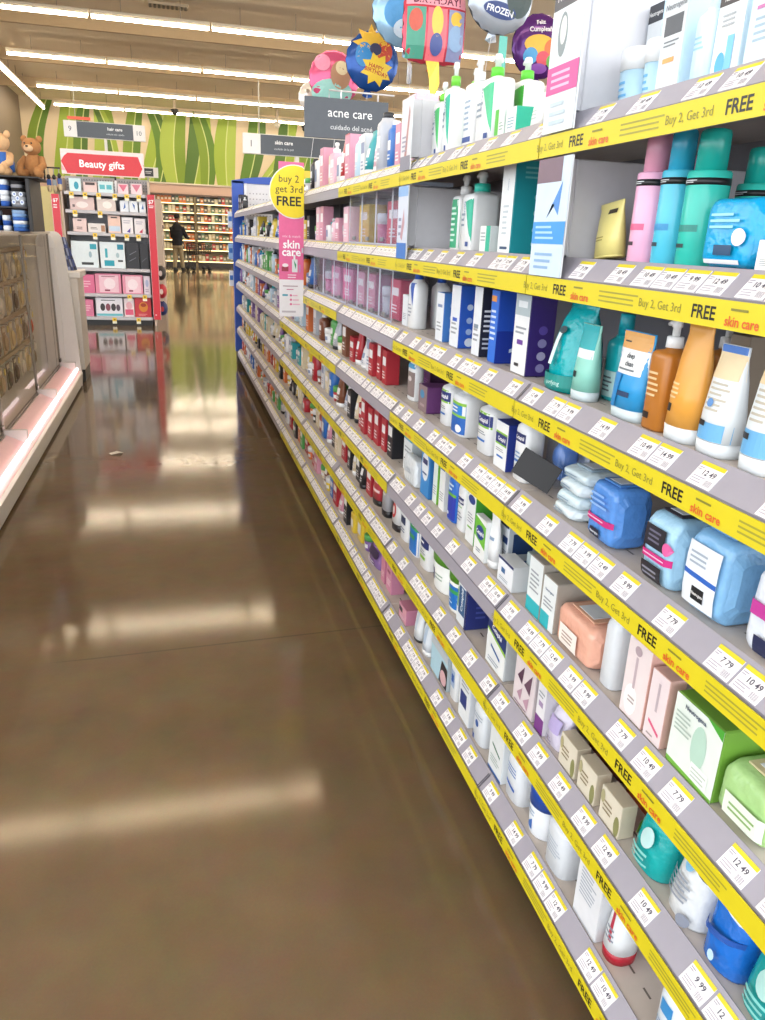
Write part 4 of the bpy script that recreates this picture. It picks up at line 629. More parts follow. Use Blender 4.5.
    (5, 'bag', 1.175, 0.7, 0.062, 0.05, 0.1, 0, 0, 0, {'col': 'd8d2e6', 'g': [('r', -0.6, 0.4, 0.7, 0.7, 'b4a6d6'), ('l', -0.6, 0.1, 0.5, 0.3, 3, '9088a8')]}, 'lilac and white small pouch left of the cream cartons', 'pouch'),
    (5, 'carton', 1.102, 0.697, 0.063, 0.03, 0.068, 0, 0, 0, {'col': 'ded6c4', 'side_col': 'cfc4ae', 'g': [('e', 0.7, 0.3, 0.25, 0.3, '8a8a58'), ('l', -0.7, 0.3, 0.4, 0.7, 3, '8a7a5a'), ('e', -0.8, 0.7, 0.2, 0.2, 'b0a880')]}, 'cream soap carton with leafy print, farthest of three in the row', 'soap box'),
    (5, 'carton', 1.027, 0.697, 0.062, 0.03, 0.068, 0, 0, 0, {'col': 'ded6c4', 'side_col': 'cfc4ae', 'g': [('e', 0.7, 0.3, 0.25, 0.3, '8a8a58'), ('l', -0.7, 0.3, 0.4, 0.7, 3, '8a7a5a'), ('e', -0.8, 0.7, 0.2, 0.2, 'b0a880')]}, 'cream soap carton with leafy print, middle of three in the row', 'soap box'),
    (5, 'carton', 0.944, 0.697, 0.065, 0.03, 0.068, 0, 0, 0, {'col': 'ded6c4', 'side_col': 'cfc4ae', 'g': [('e', 0.7, 0.3, 0.25, 0.3, '8a8a58'), ('l', -0.7, 0.3, 0.4, 0.7, 3, '8a7a5a'), ('e', -0.8, 0.7, 0.2, 0.2, 'b0a880')]}, 'cream soap carton with leafy print, nearest of three in the row', 'soap box'),
    (5, 'carton', 0.96, 0.78, 0.12, 0.12, 0.105, 0, 0, 0, {'col': 'a0482a', 'side_col': '8a3c22', 'g': [('l', -0.7, 0.2, 0.7, 0.42, 4, 'c08060')]}, 'russet box in the second row behind the middle cream carton', 'box'),
    (5, 'carton', 1.1, 0.78, 0.12, 0.12, 0.105, 0, 0, 0, {'col': '5e2620', 'side_col': '4a1c1a', 'g': [('l', -0.7, 0.2, 0.7, 0.42, 4, 'c08060')]}, 'dark maroon box in the second row behind the farthest cream carton', 'box'),
    (5, 'bag', 0.844, 0.697, 0.08, 0.08, 0.14, 0, 0, 0, {'col': '16a8a8', 'g': [('l', -0.5, 0.7, 0.5, 0.84, 2, '0a5a60'), ('e', 0.1, 0.5, 0.35, 0.12, 'b8dcdc'), ('e', -0.9, 0.4, 0.16, 0.08, '9ac83a'), ('l', -0.6, 0.15, 0.6, 0.35, 3, '7accc8')]}, 'teal soft pouch with lime clip left of the white pouch', 'pouch'),
    (5, 'bag', 0.747, 0.697, 0.079, 0.08, 0.145, 0, 0, 0, {'col': 'e2e6ea', 'g': [('p', [(-0.1, 0.98), (0.9, 0.98), (0.9, 0.62), (0.2, 0.7)], '20283a'), ('e', -0.05, 0.72, 0.25, 0.1, '78b4d8'), ('l', -0.8, 0.3, 0.6, 0.56, 5, '8890a0'), ('e', 0.5, 0.12, 0.25, 0.08, '8a90a0')], 'seed': 3}, 'white pouch with black and blue print between teal and blue', 'pouch'),
    (5, 'bag', 0.662, 0.697, 0.079, 0.08, 0.15, 0, 0, 0, {'col': '1f70d0', 'g': [('p', [(-0.9, 0.95), (0.9, 0.95), (0.9, 0.62), (-0.9, 0.72)], 'cfe0f0'), ('p', [(-0.5, 0.9), (0.9, 0.78), (0.9, 0.72), (-0.5, 0.84)], '485868'), ('p', [(-0.9, 0.4), (0.9, 0.5), (0.9, 0.44), (-0.9, 0.34)], '1450a8'), ('e', 0.1, 0.2, 0.15, 0.06, 'bfe0f8')], 'seed': 5}, 'strong blue pouch with white top panel, sixth shelf', 'pouch'),
    (5, 'bag', 0.573, 0.697, 0.083, 0.08, 0.15, 0, 0, 0, {'col': '1aa0a0', 'g': [('e', 0.1, 0.5, 0.4, 0.14, 'a8d4d0'), ('l', -0.6, 0.15, 0.6, 0.35, 3, '7accc8')], 'seed': 8}, 'teal pouch cut by the frame corner beside the blue pouch', 'pouch'),
    (6, 'bag', 2.7, 0.71, 0.163, 0.06, 0.1, 0, 0, 0, {'col': '8a6aa4', 'g': [('r', -0.6, 0.4, 0.7, 0.7, '3a2a4a'), ('l', -0.5, 0.1, 0.6, 0.3, 2, 'd0c4dc')]}, 'purple soft pack with dark print, bottom shelf, farthest pack', 'pouch'),
    (6, 'carton', 2.531, 0.71, 0.052, 0.04, 0.11, 0, 0, 0, {'col': 'd48aa4', 'side_col': 'c87a96', 'g': [('l', -0.7, 0.2, 0.7, 0.42, 4, 'f0d0dc')]}, 'slim rose carton right of the purple soft pack', 'box'),
    (6, 'carton', 2.447, 0.71, 0.071, 0.05, 0.12, 0, 0, 0, {'col': 'd890ac', 'side_col': 'c884a0', 'g': [('l', -0.7, 0.2, 0.7, 0.42, 4, 'f4dce6'), ('r', -0.6, 0.6, 0.5, 0.7, '8a3a5a')]}, 'taller pink carton beside the slim rose carton', 'box'),
    (6, 'carton', 2.496, 0.76, 0.084, 0.05, 0.11, 0, 0, 0, {'col': 'd898b0', 'side_col': 'd08ea8', 'g': [('l', -0.7, 0.2, 0.7, 0.42, 4, 'f0d8e2')]}, 'pink hang-tab carton behind the low pink box', 'box'),
    (6, 'carton', 2.218, 0.697, 0.086, 0.055, 0.055, 0, 0, 0, {'col': 'dca0b4', 'side_col': 'c8849e', 'g': [('r', -0.9, 0.5, 0.0, 0.8, '2a2a30'), ('l', -0.7, 0.1, 0.7, 0.3, 2, 'f0d8e2')]}, 'low pink box with black corner, bottom shelf', 'box'),
    (6, 'tube', 2.085, 0.7, 0.062, 0.04, 0.12, 0, 0, 0, {'col': 'e6eaee', 'cap': '24262c', 'capfrac': 0.08, 'g': [('r', -0.3, 0.3, 0.3, 0.8, 'c8d4e4')]}, 'white tube on black cap, bottom shelf, left of pair', 'tube'),
    (6, 'tube', 1.996, 0.7, 0.063, 0.04, 0.125, 0, 0, 0, {'col': 'e0e8f2', 'g': [('r', -0.3, 0.3, 0.4, 0.8, 'b8cce2')]}, 'white tube with white cap, bottom shelf, right of pair', 'tube'),
    (6, 'carton', 1.845, 0.7, 0.147, 0.05, 0.115, 0, 0, 0, {'col': 'b4d8e8', 'side_col': 'a8b4ba', 'g': [('p', [(0.05, 0.02), (0.98, 0.02), (0.98, 0.6), (0.3, 0.66)], '241c24'), ('e', 0.55, 0.24, 0.35, 0.2, 'e0b4b8'), ('r', -0.98, 0.75, 0.98, 0.98, 'c4ccd2')]}, 'glossy light blue carton with round pink print, bottom shelf', 'box'),
    (6, 'lotion', 1.742, 0.705, 0.056, 0.035, 0.13, 0, 0, 0, {'col': 'e8ebee', 'g': [('r', -0.5, 0.3, 0.5, 0.7, 'a8bcd8'), ('r', -0.3, 0.42, 0.3, 0.6, '2a5aa8')], 'sh': 0.9}, 'slim white bottle right of the glossy light blue carton', 'bottle'),
    (6, 'carton', 1.635, 0.7, 0.077, 0.045, 0.135, 0, 0, 0, {'col': 'e8ecf0', 'side_col': 'd8dce2', 'g': [('r', -0.8, 0.3, 0.4, 0.62, '26387e'), ('l', -0.7, 0.7, 0.7, 0.86, 2, '9aa0a8')]}, 'white carton with navy square, bottom shelf before the seam', 'box'),
    (6, 'lotion', 1.542, 0.7, 0.078, 0.055, 0.125, 0, 0, 0, {'col': 'e4e9ef', 'g': [('e', 0, 0.45, 0.25, 0.08, '2a5aa8'), ('r', -0.9, 0.02, -0.3, 0.14, '2a5ab0'), ('l', -0.7, 0.56, 0.7, 0.7, 2, 'b0bccc')]}, 'white squat bottle with blue marks left of shelf seam', 'bottle'),
    (6, 'carton', 1.41, 0.697, 0.079, 0.05, 0.13, 0, 0, 0, {'col': 'e8ecee', 'side_col': 'dde2e6', 'g': [('p', [(-0.6, 0.62), (0.6, 0.5), (0.6, 0.45), (-0.6, 0.57)], '2a6a4a'), ('r', -0.98, 0, 0.98, 0.06, '3a6ab0'), ('l', -0.7, 0.2, 0.7, 0.38, 3, 'a8b8b4')]}, 'white carton with a dark green line, right of shelf seam', 'box'),
    (6, 'lotion', 1.325, 0.7, 0.08, 0.06, 0.13, 0, 0, 0, {'col': 'e6eaf0', 'g': [('l', -0.6, 0.5, 0.5, 0.7, 3, '6a90cc'), ('p', [(-0.6, 0.34), (0.5, 0.28), (0.5, 0.22), (-0.6, 0.28)], '3a6ac0')]}, 'white round bottle with blue lettering, bottom shelf near bay', 'bottle'),
    (6, 'jar', 1.213, 0.697, 0.085, 0.075, 0.12, 0, 0, 0, {'lid': '1f4aa4', 'col': 'e6eaf0', 'g': [('p', [(-0.6, 0.1), (0.1, 0.1), (0.1, 0.34)], '2a6ac0'), ('l', -0.5, 0.4, 0.5, 0.55, 2, 'a0b4d0')]}, 'white tub with blue lid and blue triangle mark', 'jar'),
    (6, 'lotion', 1.109, 0.697, 0.083, 0.07, 0.13, 0, 0, 0, {'col': 'e2e7ee', 'g': [('l', -0.7, 0.3, 0.7, 0.6, 5, 'c0cad8')]}, 'plain wide white bottle right of the blue lidded tub', 'bottle'),
    (6, 'carton', 0.967, 0.697, 0.084, 0.045, 0.135, 0, 0, 0, {'col': 'e8eaf0', 'side_col': 'd8dade', 'g': [('l', -0.7, 0.4, 0.6, 0.88, 8, 'a8b0c0'), ('r', -0.98, 0, 0.98, 0.04, 'c8ccd4')]}, 'upright white carton with grey lines left of red-cap tubes', 'box'),
    (6, 'tube', 0.896, 0.7, 0.054, 0.06, 0.14, 0, 0, 0, {'col': 'e6eaee', 'cap': 'b01c30', 'capfrac': 0.16, 'g': [('p', [(-0.6, 0.9), (-0.3, 0.9), (0.3, 0.3), (0, 0.3)], 'b83248'), ('l', -0.5, 0.3, 0.5, 0.5, 3, '8a94a4')]}, 'white tube with red lines standing on red cap, front', 'tube'),
    (6, 'tube', 0.896, 0.79, 0.054, 0.06, 0.14, 0, 0, 0, {'col': 'e6eaee', 'cap': 'b01c30', 'capfrac': 0.16, 'g': [('l', -0.5, 0.3, 0.5, 0.5, 3, '8a94a4')]}, 'white tube with red cap standing directly behind the front one', 'tube'),
    (6, 'lotion', 0.726, 0.7, 0.056, 0.06, 0.13, 0, 0, 0, {'col': 'dfe8f2', 'g': [('r', -0.5, 0.55, 0.5, 0.75, '3a90d0'), ('l', -0.7, 0.2, 0.7, 0.42, 4, 'a0b8d4')]}, 'white and blue bottle cut by the bottom frame edge', 'bottle'),
]
for sh, kind, y, xf, w_, d_, h_, z0, rz, tilt, args, label, cat in NEAR:
    g = '%s items on the %s shelf' % (cat, ORD[sh])
    loc = (xf + d_ / 2, y, ZS[sh] + z0 + (.021 if kind == 'card' else .0005 + abs(tilt) * w_ / 2))
    if kind == 'card':
        b = MB(); b.box(-.0015, .0015, -w_ / 2, w_ / 2, -.0, .06, M('17161b', .5), .0005)
        o = put('display_card', b, None, loc, (R(24), R(8), R(52))); tag(o, label, cat, g); continue
    product(kind, dict(args, w=w_, d=d_, h=h_), loc, (tilt, 0, rz), None, label, cat, g)

# ---------------------------------------------------------------- third bay: clear security boxes with packs inside
inside = ['e0609a', 'e84a86', 'c9485c', 'd8b070']
rb = random.Random(5)
def clear_row(y0, y1, n, z, h, cols, where, sh):
    st = (y1 - y0) / n
    for k in range(n):
        y = y0 + st * (k + .5)
        nmz = ORD[k] + ' from near end'
        product('clearbox', dict(w=round(st - .008, 3), d=.13, h=h), (.70 + .065, y, z + .0005), (0, 0, 0), None, 'clear acrylic security box, %s, %s' % (nmz, where), 'security box', 'clear security boxes')
        col, cn = cols[k % len(cols)]
        kind = ['carton', 'carton', 'jar', 'carton'][(k + sh) % 4]
        wd = round((st - .02) * .8, 3)
        a = dict(w=wd, d=.07, h=round(h * .8, 3), col=col, g=[('r', -.7, .6, .7, .8, 'f4f0f2'), ('l', -.6, .15, .6, .4, 3, 'f6eef2')])
        if kind == 'jar': a = dict(w=min(wd, .07), d=min(wd, .07), h=round(h * .6, 3), col=col, lid='e8eaee')
        product(kind, a, (.70 + .07, y, z + .004), (0, 0, 0), None, '%s %s inside the clear box, %s, %s' % (cn, 'jar' if kind == 'jar' else 'carton', nmz, where), 'jar' if kind == 'jar' else 'box', 'packs in clear boxes')
clear_row(2.36, 3.225, 4, ZS[1], .175, [('dcb486', 'tan'), ('d8486a', 'red'), ('d86a9a', 'pink'), ('eac23a', 'yellow')], 'second shelf, third bay', 0)
clear_row(2.53, 3.225, 4, ZS[2], .165, [('d04a6c', 'red'), ('c8ccd4', 'silver'), ('e078a8', 'pink'), ('e89abc', 'pale pink')], 'third shelf, third bay', 1)
clear_row(3.26, 4.05, 3, ZS[2], .165, [('e46aa4', 'pink'), ('e890b8', 'pale pink'), ('d85a98', 'deep pink')], 'third shelf, fourth bay', 0)

# ---------------------------------------------------------------- the rest of the run: every pack on its own, smaller and smaller
CN = {'b02a36': 'dark red', 'e8e8ec': 'white', 'd89ab0': 'pink', '2f6fc0': 'blue', '1f1f26': 'black', 'e3d6b8': 'cream', 'e0c23a': 'yellow', '5aa85a': 'green', '2fa0a8': 'teal', '7a5a9a': 'purple', 'b8bcc6': 'grey', 'd8743a': 'orange', '7a4a34': 'brown', 'c0d8ea': 'pale blue', 'f0c4d4': 'pale pink'}
PAL = {'B': [['f0c4d4', 'e8e8ec', 'd89ab0', '2f6fc0', 'b8bcc6', 'f0c4d4', '2fa0a8', 'e8e8ec', 'c0d8ea'], None, None, ['b02a36', 'b02a36', 'b02a36', 'e8e8ec', 'e8e8ec'], ['1f1f26', 'b02a36', 'b02a36', 'b02a36', 'b02a36', 'b02a36', 'e3d6b8'], ['b02a36', '1f1f26', '1f1f26', 'e3d6b8', '1f1f26', 'e3d6b8', 'b8bcc6'], ['7a5a9a', 'e0c23a', 'e0c23a', '1f1f26', '5aa85a', 'e3d6b8', '2fa0a8']],
       'C': [['d89ab0', 'b02a36', 'e8e8ec', 'f0c4d4', 'e3d6b8'], ['f0c4d4', 'e8e8ec', 'd89ab0'], None, ['7a4a34', 'e3d6b8', 'b8bcc6', '5aa85a', 'e8e8ec'], ['e8e8ec', '7a4a34', 'b02a36', '2f6fc0', 'e3d6b8'], ['b02a36', 'e3d6b8', '1f1f26', 'd89ab0', '2f6fc0'], ['d89ab0', 'b02a36', '2f6fc0', 'e0c23a', '7a4a34', 'e3d6b8']]}
GEN = [['e8e8ec', 'b8bcc6', '2f6fc0', '1f1f26', 'e0c23a'], ['2f6fc0', 'e8e8ec', 'e0c23a', '1f1f26'], ['e8e8ec', 'd8743a', 'c0d8ea', '5aa85a', '2f6fc0'], ['e8e8ec', 'd8743a', 'c0d8ea', '7a5a9a'], ['7a5a9a', '2fa0a8', 'e0c23a', 'e3d6b8', 'e8e8ec'], ['e3d6b8', 'e0c23a', 'b02a36', '1f1f26', 'd8743a'], ['1f1f26', '5aa85a', 'd8743a', 'b02a36', '2f6fc0', 'e8e8ec']]
WHERE = dict(B='third bay', C='bay before the flag sign', D='bay behind the flag sign', E='sixth bay', F='third bay from blue panel', G='second bay from blue panel', H='bay touching blue panel')
rp = random.Random(21)
DW = {'N': 0}
for nm, y0, y1, strips in BAYS[2:]:
    for i in range(7):
        if PAL.get(nm) and PAL[nm][i] is None: continue
        if nm == 'C' and i == 2: continue
        if i == 0 and nm in 'FG': continue
        cols = PAL[nm][i] if nm in PAL else GEN[i]
        n = {'B': 10, 'C': 9, 'D': 8}.get(nm, 7)
        lo, hi = y0 + .02, y1 - .02
        if nm == 'B': lo = {0: 2.37, 3: 2.60, 4: 2.50, 5: 2.77, 6: 2.79}.get(i, lo)
        if i == 0 and nm == 'H': cols = ['1f1f26']; lo = hi - .45
        n = max(3, int(n * (hi - lo) / .88)); st = (hi - lo) / n; pos = 0
        for k in range(n):
            c = cols[k % len(cols)] if nm in 'BC' else rp.choice(cols)
            kd = rp.choice(['carton', 'carton', 'tube', 'lotion', 'carton', 'jar', 'pump'] if not (nm == 'B' and i in (3, 4, 5)) else ['carton', 'carton', 'carton', 'tube'])
            wv = rp.choice([.62, .72, .82]); hh = rp.choice([.1, .12, .14, .155]) + (.03 if i == 0 and nm in 'BC' else 0); dd = rp.choice([.05, .06, .07])
            wd = round(st * wv, 3)
            a = dict(w=wd, d=dd, h=hh, col=c); alt = 'f0f0f2' if c != 'e8e8ec' else '8a98b8'
            if kd == 'carton': a.update(side_col=c if c != 'e8e8ec' else 'd4d6dc', g=[('r', -.75, .55, .75, .8, alt), ('l', -.7, .15, .6, .4, 3, alt)])
            elif kd in ('tube', 'lotion'): a.update(cap=rp.choice(['f0f0f2', '1f1f26']), g=[('r', -.6, .4, .6, .6, alt), ('l', -.6, .2, .5, .34, 2, alt)])
            elif kd == 'jar': a.update(d=min(wd, .08), w=min(wd, .08), h=.07, lid=rp.choice(['f0f0f2', '5aa85a', 'b8bcc6']), g=[('r', -.6, .2, .6, .45, alt)])
            else: a.update(collar=rp.choice(['f0f0f2', '2fa0a8']), g=[('r', -.6, .2, .6, .5, alt)])
            xf = .70 + rp.uniform(0, .02); y = lo + st * (k + .5)
            word = dict(carton='carton', tube='tube', lotion='bottle', jar='jar', pump='pump bottle')[kd]
            lab = '%s %s, %s from near end, %s shelf, %s' % (CN[c], word, ORD[k], ORD[i] if i < 6 else 'bottom', WHERE[nm])
            product(kd, a, (xf + a['d'] / 2, y, ZS[i] + .0005), (0, 0, 0), None, lab, dict(carton='box', tube='tube', lotion='bottle', jar='jar', pump='bottle')[kd], 'packs on the %s shelf, %s' % (ORD[i], WHERE[nm]))

# ---------------------------------------------------------------- flag sign and header signs on the run
f = empty('flag_sign', (.66, 4.12, 0)); fp = MB()
fp.box(-.128, -.002, -.002, .002, .967, 1.71, M('e86a9c', .4)); ff = lambda u, v, e: (-.065 + u, -.002 - e, .967 + v)
fp.gfx(ff, .063, .743, [('r', -1, 0, 1, .25, 'ece8ec'), ('t', 'mix & match', 0, .535, .018, 'f6d4e4', 0), ('t', 'skin', 0, .485, .056, 'ffffff', 1), ('t', 'care', 0, .435, .056, 'ffffff', 1), ('r', -.45, .315, .2, .39, 'e4e6e8') if 0 else ('r', .05, .3, .5, .385, 'e2e6e6'), ('r', .17, .385, .32, .415, 'f2f2f2'), ('p', [(.2, .38), (.4, .35), (.35, .32), (.25, .35)], '3f9a6a'), ('r', -.8, .305, -.25, .335, 'a03048'), ('e', -.5, .345, .25, .012, 'f4e8ec'), ('r', .6, .3, .75, .35, 'c88ab8'), ('l', -.3, .258, .4, .29, 2, 'fbe0ec'), ('l', -.7, .2, .6, .215, 1, 'a89098'), ('l', -.4, .178, .4, .192, 1, 'c86a90'), ('r', -.75, .14, -.3, .152, '3fa0b8'), ('e', -.05, .145, .1, .008, 'e0709c'), ('e', -.05, .115, .1, .008, 'e0709c'), ('e', -.05, .085, .1, .008, 'e0709c'), ('r', .1, .14, .5, .148, 'e8b0c8'), ('r', .1, .11, .6, .118, 'e8b0c8'), ('r', .1, .08, .7, .088, 'e8b0c8'), ('l', -.8, .02, .7, .05, 1, 'c0b8c0')], .0006)
put('pink_panel', fp, f)
fc = MB(); N = 40
for yy, rr, m in ((-.0045, .126, M('f4f4ee', .4)), (-.0075, .121, M('f2da20', .4))):
    vs = [(-.05, yy, 1.575)] + [(-.05 + rr * math.cos(2*math.pi*i/N), yy, 1.573 + rr * math.sin(2*math.pi*i/N)) for i in range(N)]
    vs = [(min(x, -.002), y, z) for x, y, z in vs]
    fc.add(vs, [(0, 1 + i, 1 + (i+1) % N) for i in range(N)], m); fc.add([(x, y + .0025, z) for x, y, z in vs], [(0, 1 + (i+1) % N, 1 + i) for i in range(N)], m)
fc.gfx(lambda u, v, e: (-.078 + u, -.0075 - e, 1.575 + v), .075, .14, [('t', 'buy 2', 0, .42, .25, '3a361a', 0, 0, 3), ('t', 'get 3rd', 0, .08, .25, '3a361a', 0, 0, 3), ('t', 'FREE', 0, -.32, .32, '22200f', 1, 0, 3)], .0006)
put('yellow_disc', fc, f); cl = MB(); cl.box(-.012, -.0032, -.004, .004, 1.285, 1.31, 'c0c0c4', .001); put('clip', cl, f)
tag(f, 'pink flag sign with yellow disc reading buy 2 get 3rd FREE', 'sign')
s = empty('header_sign', (.875, 4.15, 1.83)); b = MB(); b.box(-.212, .212, -.004, .004, 0, .182, M('4f545c', .5), .002)
b.gfx(lambda u, v, e: (u, -.004 - e, v), .212, .182, [('t', 'acne care', .08, .66, .24, 'f2f2f2', 0), ('t', 'cuidado del acné', .12, .3, .13, 'd6d8da', 0)]); put('sign_board', b, s)
b = MB(); b.tube([(-.09, 0, .18), (-.09, 0, .215), (.24, 0, .215)], .004, M('e8e6ea', .4)); b.tube([(-.03, 0, .18), (-.03, 0, .215)], .004, M('e8e6ea', .4)); b.tube([(.16, .012, -.22), (.16, .012, .215)], .004, M('e8e6ea', .4)); put('wire_holder', b, s)
tag(s, 'dark grey header sign reading acne care above the shelves', 'sign', 'aisle header signs')
def aisle_sign(x0, x1, y, z0, z1, nums, title, sub, label, tx=.4):
    s = empty('aisle_sign', ((x0 + x1) / 2, y, z0)); W = (x1 - x0) / 2; H = z1 - z0; b = MB(); b.box(-W, W, -.02, .02, 0, H, 'e9e6e2', .004)
    g = [('r', -1 + .32 if nums[0] else -1, .03, 1 - (.3 if nums[1] else 0), .97, '4c525a'), ('t', title, tx, .64, .2, 'f0f0f0', 1, 0, 3), ('t', sub, tx, .32, .11, 'cfd2d6', 0, 0, 3)]
    if nums[0]: g.append(('t', nums[0], -.85, .52, .34, '4c525a', 0, 0, 3))
    if nums[1]: g.append(('t', nums[1], .85, .5, .3, '4c525a', 0, 0, 3))
    b.gfx(lambda u, v, e: (u, -.02 - e, v), W, H, g, .001); put('sign_board', b, s)
    q = MB(); q.box(-.02, .02, -.015, .015, -.5, 0, 'd8d4cc'); q.tube([(-W*.7, 0, H), (-W*.7, 0, H + .5)], .006, 'c8c0b0'); put('post', q, s); tag(s, label, 'sign', 'aisle number signs')
    return s
aisle_sign(-1.43, -.29, 13.2, 2.6, 2.82, ('9', '10'), 'hair care', 'cuidado del cabello', 'aisle sign numbered 9 and 10 reading hair care', .25)
aisle_sign(.79, 1.95, 9.05, 2.17, 2.37, ('1', ''), 'skin care', 'cuidado de la piel', 'aisle sign numbered 1 reading skin care behind the header sign', -.25)
b = MB(); b.box(-1.37, -1.05, 13.17, 13.19, 2.835, 2.875, 'e85a3a'); tag(put('shelf_flag', b), 'tiny orange-red strip on top of the hair care sign', 'sign')
b = MB(); b.box(-.34, -.13, 12.98, 13.0, 2.1, 2.24, 'e6e2dc'); b.box(-.335, -.2, 12.975, 12.98, 2.115, 2.225, '3a3c40'); b.box(-.29, -.27, 12.985, 12.995, 1.7, 2.1, 'b0aca4')
b.gfx(lambda u, v, e: (-.267 + u, 12.975 - e, 2.115 + v), .06, .11, [('l', -.8, .3, .8, .7, 2, 'd8d8d8')]); tag(put('side_sign', b), 'small dark and white sign at the right of the red header', 'sign')

# ---------------------------------------------------------------- blue end panel
e = empty('end_panel', (0, 8.8, 0)); b = MB(); K = 10
b.box(.648, .77, 0, .07, .12, 1.885, M('2450b4', .4), .004); put('blue_side', b, e)
b = MB(); b.box(.66, 1.3, .0, .09, 0, .119, '141414'); put('kick_base', b, e)
b = MB(); top = [(.648 + .75 * i / K, 1.885 + .05 * math.sin(math.pi * i / K * .9)) for i in range(K + 1)]
vs = [(x, y, z) for y in (.0, .07) for x, z in top] + [(x, y, 1.862) for y in (.0, .07) for x, z in top]; n = K + 1
b.add(vs, [(i, i+1, n+i+1, n+i) for i in range(K)] + [(2*n+i, i, i+1, 2*n+i+1)[::-1] for i in range(K)] + [(3*n+i, n+i, n+i+1, 3*n+i+1) for i in range(K)] + [(2*n+i, 2*n+i+1, 3*n+i+1, 3*n+i) for i in range(K)], M('2450b4', .4)); put('blue_top', b, e)
b = MB(); b.box(.772, 1.39, .01, .06, .12, 1.86, M('dcdce2', .5))
for i in range(12):
    for k in range(30):
        x, z = .80 + i * .035, .2 + k * .054
        b.add([(x - .006, .0095, z - .006), (x + .006, .0095, z - .006), (x + .006, .0095, z + .006), (x - .006, .0095, z + .006)], [(0,1,2,3)], '9a9aa4')
b.box(.772, .8, -.03, .01, .12, 1.86, M('e6e6ec', .5), .002); put('pegboard', b, e)
tag(e, 'tall blue end panel with white pegboard at the far end', 'end panel')
for k, z in enumerate((1.42, 1.1, .82)):
    b = MB(); b.box(.60, .645, 8.83, 8.87, z, z + .16, ['d8e0ee', '8fb4e0', 'e4e6ec'][k], .003); b.box(.645, .65, 8.84, 8.86, z + .05, z + .1, 'c8c8cc'); b.gfx(lambda u, v, e, z=z: (.6225 + u, 8.83 - e, z + v), .022, .16, [('r', -.8, .4, .8, .7, '2f6fc0')])
    tag(put('hanging_pack', b), '%s small pack hung on the left edge of the blue panel' % ['topmost', 'middle', 'lowest'][k], 'pack', 'packs on the blue panel edge')

# ================================================================ left: locked glass case
WHT = M('ece7e2', .35, 0, .03); TAN = M('b09a7c', .6, 0, .08, 8)
cs = empty('display_case', (-1.0, 2.2, 0)); CL = 5.2      # runs along y
b = MB(); b.add([(x, y, z) for y in (0, CL) for x, z in ((-.62, .0), (.11, 0), (.165, .02), (.175, .125), (.16, .135), (-.62, .135))], [(0,1,7,6),(1,2,8,7),(2,3,9,8),(3,4,10,9),(4,5,11,10),(5,0,6,11),(5,4,3,2,1,0),(6,7,8,9,10,11)], WHT); put('base', b, cs)
b = MB(); b.add([(x, y, z) for y in (.02, CL - .06) for x, z in ((.158, .137), (.02, .205), (.02, .137))], [(0,1,4,3),(1,2,5,4),(0,3,5,2)], M('e0b2b4', .35)); put('pink_ledge', b, cs)
b = MB()
for k in range(4):
    y0 = .1 + k * 1.28; b.loft([(y0, .012, .012, 2), (y0 + 1.2, .012, .012, 2)], ME('ffe9e6', 3.0), 10)
b.v = [(.135 + x, z, .165 + y) for x, y, z in b.v]; put('light_strip', b, cs)
for k in range(5):
    q = MB(); q.box(.0, .135, -.012, .012, .138, .235, M('d8d2ce', .3, .3), .004); put('ledge_bracket', q, cs, (0, .05 + k * 1.26, 0))
b = MB(); b.box(-.61, -.59, 0, CL, .135, 1.3, TAN); put('back_panel', b, cs)
b = MB(); b.box(-.62, .02, 0, CL - .05, 1.3, 1.322, M('cfc6bc', .35), .004); put('top', b, cs)
EP = MB(); P = [(-.62, .0)] + [(.16, .0), (.165, .14), (.135, .9)] + [(.04 + .06 * math.cos(a) + .03*0, 1.25 + .07 * math.sin(a)) for a in [i * math.pi / 16 for i in range(0, 9)]] + [(-.62, 1.32)]
n = len(P); EP.add([(x, y, z) for y in (0, .05) for x, z in P], [tuple(range(n)), tuple(range(n, 2*n))[::-1]] + [(i, n+i, n+(i+1) % n, (i+1) % n) for i in range(n)], WHT)
put('end_panel', EP, cs, (0, CL, 0))
# rounded white pilaster at the near face of the end panel
q = MB(); q.box(-.11, .045, -.035, 0, .137, 1.2, WHT, .01); q.ball((-.0325, -.0175, 1.2), (.0775, .0175, .115), WHT, 20, 10); q.box(-.035, -.03, -.037, -.034, .14, 1.28, 'b8b0a8'); put('pilaster', q, cs, (0, CL, 0))
for k in range(4):
    y0 = k * 1.28; q = MB(); q.add([(0, y0 + .022, .215), (0, y0 + 1.262, .215), (0, y0 + 1.262, 1.295), (0, y0 + .022, 1.295)], [(0, 1, 2, 3)], MC('f2ece2', .95, .03)); g = put('glass_door', q, cs)
    fr = MB()
    for a, c_, z0, z1 in ((y0 + .005, y0 + .022, .2, 1.3), (y0 + 1.262, y0 + 1.279, .2, 1.3)): fr.box(-.006, .008, a, c_, z0, z1, M('8c8276', .35, .6), .001)
    fr.box(-.006, .008, y0 + .022, y0 + 1.262, .2, .215, M('8c8276', .35, .6), .001); fr.box(.006, .02, y0 + 1.2, y0 + 1.26, .24, .27, M('5a544c', .3, .8), .002); put('door_frame', fr, g)
for k, z in enumerate((.42, .68, .93, 1.16)):
    q = MB(); q.box(-.6, -.56, .02, CL - .02, z, z + .05, M('b4a690', .5), .003); q.box(-.23, -.2, .02, CL - .02, z + .0, z + .035, M('b09c80', .5), .003)
    put('hook_rail', q, cs)
tag(cs, 'long locked glass case with white end and pink lit ledge', 'display case')
